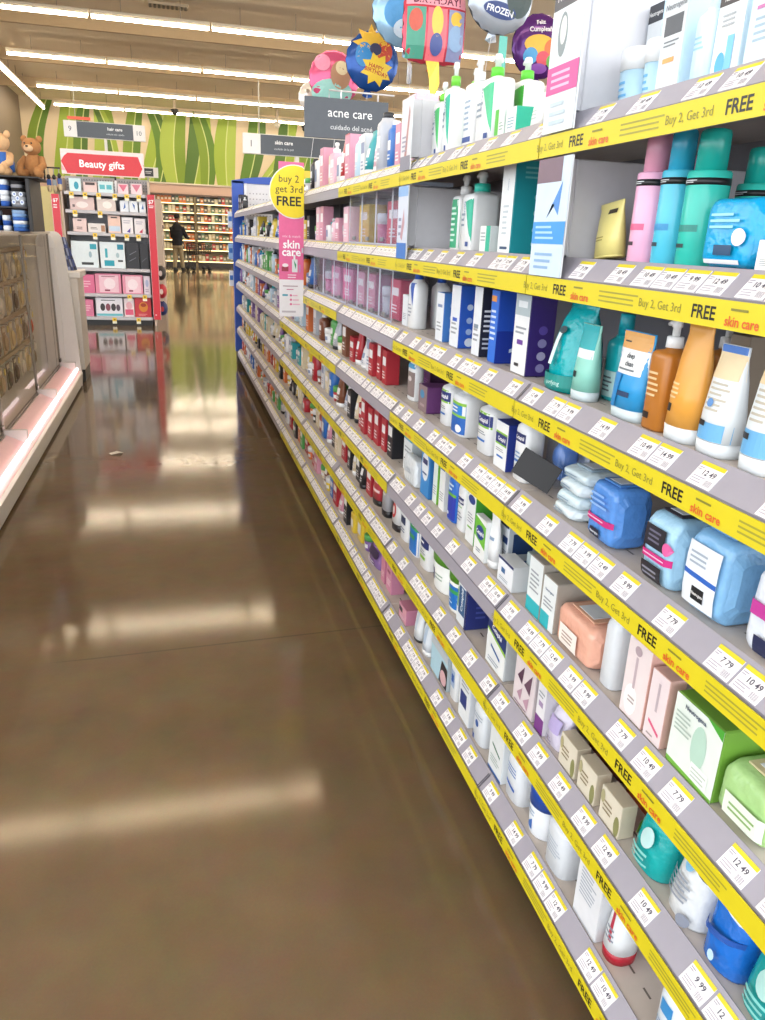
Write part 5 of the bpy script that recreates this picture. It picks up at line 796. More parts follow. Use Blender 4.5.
rc = random.Random(3); PC = [('b89c7c', 'tan'), ('6a5040', 'brown'), ('d8c294', 'beige'), ('d8562e', 'orange'), ('8c7a66', 'taupe'), ('e4dccf', 'off-white')]
for r, z in enumerate((.42, .68, .93, 1.16)):
    for k in range(13):
        y = 7.15 - k * .27; c, cn = PC[0 if r == 1 and k == 99 else rc.choice([0, 1, 2, 4, 4, 5, 2, 1])]
        if r == 1 and k == 0: c, cn = PC[3]
        hh = [.19, .2, .2, .19][r]; o = empty('hanging_pack', (-1.185, y, z)); b = MB(); b.box(-.003, .003, -.055, .055, -hh, -.002, c, .001); b.ball((.012, 0, -hh * .6), (.018, .042, hh * .3), c, 10, 6)
        b.gfx(lambda u, v, e: (.003 + e, u, -hh + v), .055, hh, [('r', -.8, .78, .8, .92, 'e8dcc4'), ('l', -.7, .1, .6, .25, 2, 'd8c8a8')]); put('blister_card', b, o)
        q = MB(); q.box(.03, .034, -.018, .018, -.045, .0, M('e6cf6a' if (k + r) % 2 else 'e8e2d4', .4)); q.tube([(-.012, 0, .012), (.03, 0, .012), (.034, 0, -.004)], .0025, M('a89a88', .3, .7)); put('hook_tag', q, o)
        tag(o, '%s blister pack in the glass case, %s from far end, %s row' % (cn, ORD[k], ['bottom', 'third', 'second', 'top'][r]), 'pack', 'packs hanging in the glass case')
# white counter beyond the case
ct = empty('counter', (-.9, 7.62, 0)); b = MB(); b.box(-.35, .075, .02, .5, .11, .93, M('dcd4cc', .4), .004); put('cabinet', b, ct)
b = MB(); b.box(-.35, .07, .04, .48, 0, .11, '1b1a1a'); put('kick_base', b, ct)
b = MB(); b.box(-.36, .1, 0, .52, .93, .985, M('ece8e4', .35), .006); put('worktop', b, ct)
b = MB(); b.box(.012, .042, .015, .021, .3, .38, M('c8c0b4', .4), .002); b.box(.024, .03, .012, .015, .34, .355, '4a443e'); put('lock_plate', b, ct)
tag(ct, 'white counter end with dark base between case and red display', 'counter')
# plaid scarf standing on the counter
b = MB(); N = 22; vs = []; fs = []; K = 9
for k in range(K + 1):
    t = k / K
    for i in range(N):
        a = 2 * math.pi * i / N; rr = 1 + .14 * math.sin(4 * a + k * .3) + .06 * math.sin(9 * a)
        vs.append((-.93 + .075 * rr * math.cos(a) * (1 - .45 * t) - .035 * t, 7.87 + .07 * rr * math.sin(a) * (1 - .4 * t), .987 + .285 * t))
for k in range(K):
    for i in range(N):
        b.add([vs[k*N+i], vs[k*N+(i+1) % N], vs[(k+1)*N+(i+1) % N], vs[(k+1)*N+i]], [(0,1,2,3)], ['26305e', '3f4f8c', '26305e', '1b2040', '8f96b4'][(i % 5 + (2 if k % 3 == 0 else 0)) % 5])
b.add(vs[:N], [tuple(range(N))[::-1]], '26305e'); b.add(vs[-N:], [tuple(range(N))], '26305e')
tag(put('plaid_scarf', b), 'navy plaid scarf bundled upright on the white counter', 'scarf')

# ---------------------------------------------------------------- plush rack above the case
rk = empty('plush_rack', (0, 0, 0)); DK = M('2a2422', .5)
b = MB(); b.box(-1.6, -.91, 6.36, 6.4, 1.323, 1.655, M('5a3428', .6, 0, .15, 14))
for k in range(4): b.box(-1.6, -.91, 6.352, 6.36, 1.345 + k * .07, 1.35 + k * .07, '3a1f18')
put('brown_panel', b, rk)
b = MB(); b.box(-.91, -.885, 5.9, 6.4, 1.323, 1.655, M('1c1a1c', .5), .003); put('side_post', b, rk)
for zz, xr in ((1.475, -.911), (1.665, -.82)):
    b = MB(); b.box(-1.6, xr, 5.88, 6.35 if zz < 1.6 else 6.42, zz - .01, zz, DK, .002); put('shelf', b, rk)
b = MB(); b.box(-.82, -.72, 6.2, 6.21, 1.74, 1.75, M('3a3432', .4, .6)); b.box(-.83, -.82, 6.2, 6.21, 1.655, 1.75, M('3a3432', .4, .6)); put('hook_bar', b, rk)
tag(rk, 'dark brown plush rack standing on top of the glass case', 'rack')
def bear(x, y, z, s, fur, muz, shirt, label, rz=0, ry=0):
    o = empty('teddy_bear', (x, y, z), rz); F = M(fur, .9, 0, .15, 60, .4); b = MB()
    b.ball((0, 0, .11*s), (.075*s, .085*s, .11*s), F); b.ball((-.02*s, 0, .27*s), (.078*s, .085*s, .075*s), F)
    for sg in (-1, 1):
        b.ball((-.005*s, sg*.07*s, .335*s), (.018*s, .03*s, .03*s), F, 12, 8); b.tube([(-.0, sg*.07*s, .17*s), (-.05*s, sg*.105*s, .11*s), (-.1*s, sg*.09*s, .08*s)], [.035*s, .032*s, .03*s], F); b.ball((-.1*s, sg*.09*s, .08*s), .032*s, F, 10, 8)
        b.tube([(-.02*s, sg*.05*s, .04*s), (-.09*s, sg*.075*s, .035*s), (-.13*s, sg*.08*s, .04*s)], [.042*s, .04*s, .036*s], F); b.ball((-.135*s, sg*.08*s, .048*s), (.028*s, .036*s, .042*s), F, 10, 8)
    put('body', b, o); q = MB(); q.ball((-.09*s, 0, .25*s), (.032*s, .042*s, .032*s), M(muz, .9, 0, .1, 60)); put('muzzle', q, o)
    q = MB(); q.ball((-.12*s, 0, .265*s), (.01*s, .014*s, .009*s), '2a1c16', 10, 6)
    for sg in (-1, 1): q.ball((-.088*s, sg*.032*s, .293*s), .008*s, '1a1412', 8, 6)
    put('face', q, o)
    if shirt:
        q = MB(); q.loft([(.035*s, .082*s, .09*s, 2), (.11*s, .084*s, .094*s, 2), (.19*s, .058*s, .07*s, 2)], M(shirt, .8)); put('shirt', q, o)
    tag(o, label, 'teddy bear', 'teddy bears on the rack')
bear(-1.055, 6.06, 1.668, .76, 'd6ab7e', 'e8c9a4', '2f62b0', 'light tan teddy bear in blue shirt, upper left on rack', R(62))
bear(-.882, 6.18, 1.668, .74, 'b07a48', 'dcb68c', None, 'darker brown teddy bear sitting right of the tan bear', R(75))
bear(-1.25, 6.12, 1.668, .8, 'd9b48c', 'ecd2b0', '2f62b0', 'tan teddy bear cut by the left frame edge', R(70))
def cloth(name, x0, x1, y0, y1, z0, z1, cols, label, cat, seed=1, tilt=0):
    b = MB(); rnd = random.Random(seed); K = len(cols)
    for k, c in enumerate(cols):
        a, q = z0 + (z1 - z0) * k / K, z0 + (z1 - z0) * (k + 1) / K
        b.loft([(a, (x1-x0)/2*.97, (y1-y0)/2*.97, 3), ((a+q)/2, (x1-x0)/2, (y1-y0)/2, 3), (q, (x1-x0)/2*.97, (y1-y0)/2*.97, 3)], M(c, .85, 0, .12, 50, .3), 16, True)
    b.v = [(x - tilt * (z - z0), y, z) for x, y, z in b.v]
    return tag(put(name, b, None, ((x0+x1)/2, (y0+y1)/2, 0)), label, cat, 'fan goods on the rack')
for x0, x1, z0, z1, cols, lb, nm, ct_, sd in [
    (-1.22, -1.09, 1.3225, 1.45, ['2452a4', '1a1c2c', '2452a4', 'dfe6ee'], 'blue and black folded blanket at the left of the lower tier', 'folded_blanket', 'blanket', 1),
    (-1.08, -1.03, 1.3225, 1.42, ['dfe6ee', '2452a4', 'dfe6ee'], 'small white and blue folded cloth in the lower tier', 'folded_blanket', 'blanket', 2),
    (-1.02, -.925, 1.3225, 1.455, ['2f5fae', '4f7fc4', 'dfe6ee', '2f5fae', '7fa4d6', '9ab8de'], 'striped blue and white blanket at the right of the lower tier', 'folded_blanket', 'blanket', 3),
    (-1.2, -1.085, 1.4755, 1.645, ['1b1d38', '2a2c50', '1b1d38', '34365e'], 'dark navy blanket at the left of the upper tier', 'folded_blanket', 'blanket', 4),
    (-1.08, -1.02, 1.4755, 1.64, ['2a5ab0', 'dfe6f0', 'dfe6f0', '2a5ab0', 'dfe6f0'], 'white and blue upright roll in the upper tier', 'rolled_blanket', 'blanket', 5),
    (-1.015, -.915, 1.4755, 1.57, ['8a8e98', 'aeb4c0', '8a8e98'], 'grey folded throw with pale hexagons in the upper tier', 'folded_throw', 'blanket', 6),
    (-1.01, -.93, 1.5705, 1.635, ['16161a', '8a8c94', '16161a'], 'black and grey knit hat lying on the hexagon throw', 'knit_hat', 'hat', 7)]:
    o = cloth(nm, x0, x1, 5.9, 6.08, z0, z1, cols, lb, ct_, sd)
    if 'hexagons' in lb:
        b = MB()
        for hx, hz in ((-.5, .3), (0, .55), (.5, .3), (-.35, .82), (.45, .82)): b.gfx(lambda u, v, e: (u, -.093 - e, z0 + v), .05, .095, [('e', hx, hz, .24, .15, 'dce6f6'), ('e', hx, hz, .13, .08, '6f86c0')])
        put('hexagon_print', b, o)
for k, (x, z) in enumerate([(-.80, 1.6), (-.765, 1.6), (-.73, 1.61)]):
    b = MB(); b.ball((0, 0, .085), (.013, .014, .018), '2a2422', 10, 8); b.box(-.014, .014, -.01, .01, .03, .07, M(['3a5fa8', '9aa0a8', '4a5fa0'][k], .7), .004); b.ball((0, 0, .012), (.015, .016, .026), M('d8c098', .8), 10, 8); b.tube([(0, 0, .1), (0, 0, .14)], .003, 'a8a8ac')
    tag(put('plush_keychain', b, None, (x, 6.205, z)), 'small plush keychain, %s from left, hanging beside the brown bear' % ORD[k], 'keychain', 'plush keychains')
b = MB(); b.box(-1.93, -1.62, 13.0, 13.04, 0, 1.9, M('d8c88a', .6), .004); tag(put('partition', b), 'cream yellow panel left of the red gift display', 'panel')

# ================================================================ red gift display
gd = empty('gift_display', (-.86, 12.3, 0)); GZ = [1.83, 1.59, 1.297, .811, .452, .12]
b = MB(); b.box(-.57, .57, .5, .54, .0, 2.05, M('b8b8be', .5)); 
for i in range(30):
    for k in range(4):
        x, z = -.54 + i * .0375, 1.89 + k * .04; b.add([(x - .008, .4995, z - .008), (x + .008, .4995, z - .008), (x + .008, .4995, z + .008), (x - .008, .4995, z + .008)], [(0,1,2,3)], '7a7a84')
put('back_panel', b, gd)
b = MB(); b.box(-.545, .545, .04, .5, 0, .09, '161618'); put('base', b, gd)
for z in GZ:
    b = MB(); b.box(-.548, .548, 0, .499, z - .045, z, M('c4c0c4', .45), .004); s = put('shelf', b, gd)
b = MB(); b.box(-.545, .55, -.03, .0, 2.045, 2.365, M('f0dcdc', .4), .004); hb = lambda u, v, e: (u, -.03 - e, 2.045 + v)
b.gfx(hb, .55, .32, [('p', [(-.86, .04), (.86, .04), (.99, .5), (.86, .84), (-.86, .84), (-.99, .5)], 'd8303c'), ('p', [(-.99, .15), (-.9, .15), (-.99, .4)], 'e8aab4'), ('p', [(-.99, .6), (-.99, .8), (-.88, .84), (-.82, .84)], 'f4e4e8'), ('p', [(.86, .84), (.94, .84), (.99, .35), (.99, .2)], 'f4e4e8'), ('p', [(.93, .04), (.99, .04), (.99, .12)], 'f4e4e8'), ('t', 'Beauty gifts', -.02, .46, .3, 'ffffff', 1, 0, .62)], .001); put('header', b, gd)
b = MB(); b.box(.56, .67, -.02, -.01, .09, 1.835, M('d23040', .4), .003); b.gfx(lambda u, v, e: (.615 + u, -.02 - e, .09 + v), .055, 1.745, [('r', -.97, .0, -.9, 1, 'ead8dc'), ('r', .9, 0, .97, 1, 'ead8dc'), ('t', '$7', 0, .945, .03, 'ffffff', 1, 0, 3), ('l', -.6, .895, .6, .92, 2, 'ffffff'), ('r', -.5, .035, -.1, .045, 'f4dfe2')]); put('right_banner', b, gd)
b = MB(); b.box(-.72, -.61, -.01, 0, 1.0, 1.78, M('d23040', .4), .003); b.gfx(lambda u, v, e: (-.665 + u, -.01 - e, 1.0 + v), .055, .78, [('r', -.97, .0, -.9, 1, 'ead8dc'), ('r', .9, 0, .97, 1, 'ead8dc'), ('t', '$7', 0, .9, .06, 'ffffff', 1, 0, 3), ('l', -.6, .76, .6, .84, 2, 'ffffff')]); put('left_banner', b, gd)
b = MB(); b.box(.575, .6, -.009, .54, .0, 2.0, M('cdb8a8', .5)); put('side_panel', b, gd); b = MB(); b.box(-.59, -.572, 0, .54, 0, 2.0, M('cdb8a8', .5)); put('side_panel', b, gd)
for r, z in enumerate(GZ):
    for x in ([-.5, -.3, -.1, .14, .32, .5], [-.47, -.1], [-.2, .07, .28, .46], [], [.26, .5], [.0, .38])[r]:
        q = MB(); q.box(-.03, .03, -.004, 0, -.085, .0, 'f2eedc'); q.gfx(lambda u, v, e: (u, -.004 - e, -.085 + v), .03, .085, [('r', -1, .4, 1, 1, 'f0c83a'), ('r', -.4, .55, .4, .8, '8a6a20')]); put('price_tag', q, gd, (x * .9, -.002, z - .01))
tag(gd, 'red topped gift display reading Beauty gifts with six shelves', 'display shelf')
GI = [ # shelf, x, width, height, colour, label, kind, print
 (0, -.44, .17, .17, 'd8ecf0', 'white gift box with teal print, top shelf left', [('e', .2, .45, .4, .3, '2a9ab4')]),
 (0, -.22, .2, .13, 'e6c8c4', 'blush gift set with dark tops on the top shelf', [('r', -.7, .7, .7, .95, '4a3a3a')]),
 (0, .01, .225, .15, 'd4e8ea', 'white and aqua twin gift box, top shelf middle', [('r', -.8, .3, -.1, .7, '58b4c0'), ('r', .1, .3, .8, .7, '58b4c0')]),
 (0, .27, .16, .13, 'f0d0d6', 'pink floral pack, top shelf, left of the last', [('p', [(-.8, .9), (.8, .9), (0, .2)], 'd86a84')]),
 (0, .47, .17, .14, 'f2d8dc', 'pink floral pack, top shelf, far right', [('p', [(-.8, .9), (.8, .9), (0, .2)], 'd87a90')]),
 (1, -.36, .36, .17, 'dcc0bc', 'wide blush gift box, second shelf left', [('e', 0, .4, .5, .25, 'eee0dc'), ('r', -.8, .2, -.6, .4, '6a5a5a')]),
 (1, .0, .28, .16, 'e0d0c8', 'beige gift basket box, second shelf middle', [('e', .1, .5, .5, .3, 'f4ece4')]),
 (1, .27, .13, .15, 'e4e8f0', 'white box with blue motif, second shelf, left of three', [('p', [(-.3, .2), (.2, .85), (.3, .4)], '3f6ab4')]),
 (1, .41, .13, .15, 'e6eaf0', 'white box with blue motif, second shelf, middle of three', [('p', [(-.3, .85), (.2, .2), (.3, .6)], '3f6ab4')]),
 (1, .545, .1, .15, 'e6eaf0', 'white box with blue motif, second shelf, right of three', [('p', [(-.3, .3), (.2, .8), (.4, .3)], '4f7abc')]),
 (2, -.42, .2, .18, 'e8ccc8', 'pinkish hang-tab box, third shelf left', [('r', -.3, .8, .3, .9, '3a2a2a'), ('l', -.5, .15, .5, .4, 2, '5a3a3a')]),
 (2, -.17, .26, .12, 'e4dcd8', 'low white and tan gift box, third shelf', [('r', .5, .1, .95, .8, 'b08060'), ('l', -.7, .3, .2, .6, 2, '6a5a54')]),
 (2, .1, .19, .235, 'ecc8b8', 'peach and pale blue hang-tab box, third shelf', [('r', -.9, .1, .9, .4, 'c4d4e6'), ('r', -.5, .85, .5, .93, '4a3a3a')]),
 (2, .3, .17, .22, 'ece6e8', 'white box with purple diamond, third shelf', [('p', [(-.2, .1), (.5, .35), (.4, .05)], '5a3f9a'), ('l', -.7, .6, .6, .85, 2, 'b0a8b8')]),
 (2, .49, .17, .21, 'ece4e6', 'white box with red diamond, third shelf right', [('p', [(-.2, .1), (.5, .35), (.4, .05)], 'c83a5a'), ('l', -.7, .6, .6, .85, 2, 'b0a8b8')]),
 (3, -.38, .4, .36, 'dfe8ec', 'large white and teal gift set, fourth shelf left', [('r', .4, .7, .9, .9, '2a9ab0'), ('r', -.3, .1, .6, .2, '2a2c30'), ('e', .4, .5, .12, .12, '9ab4c0')]),
 (3, .04, .38, .36, 'e2eaee', 'large white gift set with teal one, fourth shelf middle', [('r', -.7, .08, .1, .3, '1f9ab0'), ('r', -.6, .4, -.4, .75, '3aa8b8'), ('r', .4, .72, .9, .92, '2a8aa4'), ('r', .4, .25, .8, .32, '2a2c30'), ('e', .4, .5, .14, .1, 'a8c0c8')]),
 (3, .35, .2, .36, '2a2a30', 'black gift box, fourth shelf, left of the pair', [('p', [(-.6, .3), (.5, .45), (.5, .42), (-.6, .27)], '6a6a74'), ('p', [(-.5, .55), (.6, .7), (.6, .67), (-.5, .52)], '6a6a74')]),
 (3, .53, .13, .36, '26262c', 'black gift box, fourth shelf, far right', [('p', [(-.6, .3), (.5, .45), (.5, .42), (-.6, .27)], '6a6a74')]),
 (4, -.42, .3, .26, 'd86a90', 'pink gift box, fifth shelf, mostly behind counter', [('l', -.6, .3, .6, .7, 3, 'f0c0d0')]),
 (4, -.06, .4, .28, 'e08aa4', 'pink gift box with floral circle, fifth shelf middle', [('r', -.7, .06, .8, .92, 'eec4d0'), ('e', .1, .5, .45, .28, 'f4e0e6'), ('r', -.3, .12, .1, .2, '8a2a44'), ('l', -.5, .82, .6, .9, 1, '8a3a54')]),
 (4, .32, .32, .27, 'e090a8', 'pink gift box with floral circle, fifth shelf right', [('r', -.7, .06, .8, .92, 'f0c8d4'), ('e', .0, .5, .5, .28, 'f6e2e8'), ('r', -.4, .12, .0, .2, '8a2a44')]),
 (4, .545, .1, .26, 'e4d6e2', 'lilac and white slim box, fifth shelf far right', [('e', 0, .6, .5, .2, 'b0b8d8'), ('l', -.6, .1, .6, .3, 2, 'a890a8')]),
 (5, -.42, .2, .24, 'd87a9a', 'deep pink gift box, bottom shelf left', [('l', -.6, .3, .6, .7, 3, 'f0c0d0')]),
 (5, -.07, .42, .27, 'e6e2ea', 'white gift box with black figures and teal edge, bottom shelf', [('r', -.95, .03, .95, .16, '6ab8c4'), ('l', -.6, .82, .6, .92, 1, '3a3a40'), ('e', -.5, .5, .18, .2, '3a3438'), ('e', -.1, .5, .18, .2, '8a4a5a'), ('e', .3, .5, .18, .2, '3a3438'), ('e', .65, .48, .15, .18, '5a4a58')]),
 (5, .24, .16, .27, 'eadade', 'white and pink slim pack beside the red box, bottom shelf', [('r', -.8, .1, .8, .4, 'd85a7a'), ('e', 0, .6, .6, .2, 'e8b0b8')]),
 (5, .46, .26, .28, 'c83a44', 'red gift box with orange round picture, bottom shelf right', [('e', .05, .52, .55, .26, 'd8852e'), ('e', .05, .62, .35, .1, 'a83a1e'), ('l', -.6, .06, .6, .18, 2, 'e8a0a0')])]
for r, x, wd, hh, c, lb, g in GI:
    a = dict(w=round(wd * .9, 3), d=.12, h=hh, col=c, g=[('r', -.95, .03, .95, .97, c)] + g)
    product('carton', a, (-.86 + x * .9, 12.3 + .05 + .06, GZ[r] + .0006), (0, 0, R(90)), 'gift_box', lb, 'gift box', 'gifts on the %s shelf' % ORD[r])
o = empty('pump_bottle', (-.86 + .148, 12.36, GZ[0] + .0006)); b = MB(); b.loft([(0, .016, .02, 2), (.15, .016, .02, 2), (.17, .012, .012, 2)], M('ece8ea')); put('bottle', b, o); b = MB(); b.loft([(.17, .013, .013, 2), (.21, .013, .013, 2)], '222226'); b.box(-.03, .01, -.008, .008, .21, .225, '222226', .002); put('pump_head', b, o); tag(o, 'slim white bottle with black pump on the display top shelf', 'bottle')
for k, (z, c, lb) in enumerate([(.385, 'c8303c', 'red bag hung on the right side of the gift display'), (.13, '27346a', 'navy and red bag hung below the red bag'), (.65, '3a3230', 'dark hook pack hung above the red bag')]):
    b = MB(); b.ball((.0, 0, .1), (.08, .15, .11), M(c, .6, 0, .1, 30, .2), 14, 10); b.box(-.01, .01, -.05, .05, .2, .235, M('c0b0a4')); b.gfx(lambda u, v, e: (u, -.152 - e, v), .05, .2, [('e', 0, .5, .5, .2, 'b8303a' if k == 1 else 'e8d8d0')])
    tag(put('hanging_bag', b, None, (-.255 + .085, 12.62, z)), lb, 'bag', 'bags on the side of the gift display')
b = MB(); b.box(-.45, -.13, 14.6, 18, 0, 1.86, M('cbb4a2', .6), .01); b.box(-.13, -.11, 14.7, 17.9, 1.4, 1.45, M('9a8678')); b.box(-.13, -.11, 14.7, 17.9, .7, .75, M('9a8678')); tag(put('gondola_end', b), 'beige shelving side behind the red gift display', 'shelving')

# ================================================================ far wall shelving, lit from its shelves
UX = [(-.5, 1.0), (1.02, 2.52), (2.54, 4.04)]
fcols = [('d87a3a', 'orange'), ('c8b48a', 'beige'), ('8a8a72', 'olive'), ('c84a4a', 'red'), ('5a5a58', 'dark'), ('e0d4b0', 'cream'), ('6a8a6a', 'green')]
rf = random.Random(9)
for u, (x0, x1) in enumerate(UX):
    o = empty('wall_shelving', ((x0 + x1) / 2, 33.6, 0)); W = (x1 - x0) / 2; b = MB(); b.box(-W, W, .5, .55, 0, 2.64, M('a8946c', .6)); b.box(-W, -W + .03, 0, .5, 0, 2.64, M('b09c78', .6)); b.box(W - .03, W, 0, .5, 0, 2.64, M('b09c78', .6)); put('carcass', b, o)
    fz = [.22, .66, 1.02, 1.38, 1.72, 2.06, 2.4]
    for z in fz:
        b = MB(); b.box(-W + .031, W - .031, .02, .499, z - .04, z, M('d8c8a0', .5), .004); s = put('shelf', b, o)
        q = MB(); q.box(-W + .05, W - .05, -.005, .019, z - .035, z - .005, ME('ffe2a0', 1.8)); put('light_strip', q, s)
    b = MB(); b.box(-W + .031, W - .031, .03, .499, 0, .17, '2a221a'); put('base', b, o)
    tag(o, ['lit wall shelving at far end behind the person', 'lit wall shelving at far end, middle unit', 'lit wall shelving at far end, right unit'][u], 'shelving', 'lit wall shelving units')
    if u == 2: continue
    for r, z in enumerate(fz):
        n = 10
        for k in range(n):
            c, cn = fcols[rf.randrange(7)] if not (r == 6 and u == 0 and k < 4) else fcols[0]
            wd = round(2 * (W - .05) / n * .86, 3); hh = rf.choice([.2, .25, .28])
            product('carton', dict(w=wd, d=.1, h=hh, col=c, g=[('r', -.7, .4, .7, .7, 'e8e0c8')]), (x0 + .05 + (k + .5) * 2 * (W - .05) / n, 33.72, z + .001), (0, 0, R(90)), 'shelf_pack', '%s pack, %s from left, %s, %s lit unit' % (cn, ORD[k], 'bottom shelf' if r == 0 else ORD[6 - r] + ' shelf from top', ['left', 'middle'][u]), 'box', 'packs on the lit far shelving')
# person with a trolley
def blob(name, parent, mk, vox):
    b = MB(); mk(b); o = put(name, b, parent)
    m = o.modifiers.new('skin', 'REMESH'); m.mode = 'VOXEL'; m.voxel_size = vox; m.use_smooth_shade = True
    s = o.modifiers.new('soft', 'SMOOTH'); s.iterations = 3; return o
pe = empty('person', (.24, 30.0, 0), R(-25))
def bodyf(b):
    S = M('8a5f48', .6)
    b.ball((.0, .04, 1.80), (.078, .1, .12), S); b.ball((0, .135, 1.79), (.014, .025, .02), S, 8, 6); b.tube([(0, .0, 1.5), (0, .02, 1.72)], [.062, .055], S)
    for sg in (-1, 1): b.ball((sg*.08, .03, 1.79), (.014, .024, .034), S, 8, 6)
    b.loft([(.92, .16, .11, 2.4), (1.1, .15, .1, 2.4), (1.35, .19, .11, 2.4), (1.5, .15, .08, 2.2), (1.54, .06, .06, 2)], S, 18)
    for sg, hd in ((-1, (-.16, .44, 1.06)), (1, (.2, .52, 1.12))):
        el = (sg*.27, .16, 1.15); b.tube([(sg*.2, 0, 1.46), el, hd], [.055, .043, .032], S)
        h = Vector(hd); b.ball(h + Vector((0, .04, 0)), (.04, .05, .022), S, 10, 8)
        for f, (dx, L) in enumerate([(-.032, .062), (-.011, .074), (.011, .07), (.032, .055)]): b.tube([h + Vector((dx, .07, 0)), h + Vector((dx, .07 + L*.6, .002)), h + Vector((dx, .07 + L, -.025))], [.0105, .0095, .008], S, 6)
        b.tube([h + Vector((-sg*.035, .02, 0)), h + Vector((-sg*.062, .05, -.012)), h + Vector((-sg*.058, .08, -.026))], [.012, .011, .009], S, 6)
    for sg, ft in ((-1, -.1), (1, .14)): b.tube([(sg*.09, 0, .95), (sg*.1, ft*.4 + .02, .52), (sg*.1, ft, .1)], [.085, .058, .042], S); 
blob('body', pe, bodyf, .014)
def jacketf(b):
    J = M('17171c', .8, 0, .1, 30, .2); b.loft([(.86, .19, .15, 2.4), (1.1, .18, .145, 2.4), (1.36, .225, .15, 2.4), (1.5, .19, .12, 2.2), (1.6, .09, .09, 2), (1.64, .075, .08, 2)], J, 20)
    for sg, hd in ((-1, (-.16, .42, 1.07)), (1, (.2, .5, 1.125))): b.tube([(sg*.2, 0, 1.46), (sg*.275, .16, 1.15), hd], [.082, .066, .05], J)
blob('jacket', pe, jacketf, .016)
def trf(b):
    T = M('a08e6c', .8, 0, .08, 20)
    b.loft([(.78, .18, .13, 2.4), (.98, .17, .125, 2.4)], T, 18)
    for sg, ft in ((-1, -.1), (1, .14)): b.tube([(sg*.09, 0, .92), (sg*.1, ft*.4 + .02, .52), (sg*.1, ft, .1)], [.112, .085, .075], T)
blob('trousers', pe, trf, .016)
for sg, ft in ((-1, -.1), (1, .14)):
    b = MB(); b.loft([(0, .05, .14, 2.6, 0, .05), (.04, .052, .14, 2.6, 0, .05), (.08, .045, .08, 2.2, 0, 0), (.13, .045, .05, 2, 0, 0)], M('1a1818', .5), 16, True, sg*.1, ft); put('shoe', b, pe)
b = MB(); b.ball((0, .02, 1.835), (.092, .112, .1), M('1c1410', .8, 0, .1, 50, .3), 18, 10, None, lambda p: Vector((p.x, p.y, max(p.z, -.035) if p.y > .02 else max(p.z, -.07)))); put('hair', b, pe)
tag(pe, 'person in black jacket and khaki trousers pushing a trolley, far end', 'person')
tr = empty('shopping_trolley', (.78, 30.55, 0), R(-60)); b = MB(); TM = M('4a4038', .45, .3)
for i in range(7):
    x = -.22 + i * .073; b.tube([(x, -.1, .55), (x * .9, -.14, .95)], .011, TM, 6); b.tube([(x, .6, .6), (x, .68, .9)], .011, TM, 6); b.tube([(x, -.1, .55), (x, .6, .6)], .011, TM, 6)
for sx in (-.23, .23):
    for j in range(6):
        t = j / 5; b.tube([(sx, -.1 - .04*t, .55 + .4*t), (sx, .6 + .08*t, .6 + .3*t)], .011, TM, 6)
    for j in range(8): y = -.1 + j * .1; b.tube([(sx, y, .56 + .007*j), (sx, y, .93)], .011, TM, 6)
put('basket', b, tr); b = MB()
for sx in (-.2, .2): b.tube([(sx, -.18, .98), (sx, -.1, .3), (sx, -.12, .16)], .014, TM); b.tube([(sx, -.1, .3), (sx, .55, .22), (sx, .55, .16)], .014, TM)
b.tube([(-.2, .55, .22), (.2, .55, .22)], .014, TM); put('frame', b, tr); b = MB(); b.tube([(-.24, -.2, .99), (.24, -.2, .99)], .018, M('8a2a2a', .4)); put('handle', b, tr)
for sx in (-.2, .2):
    for y in (-.12, .55):
        b = MB(); b.loft([(-.018, .08, .08, 2), (.018, .08, .08, 2)], '1a1a1a', 16); b.v = [(z, x, y_) for x, y_, z in b.v]; put('wheel', b, tr, (sx, y, .081))
tag(tr, 'grey wire shopping trolley in front of the lit wall shelving', 'trolley')

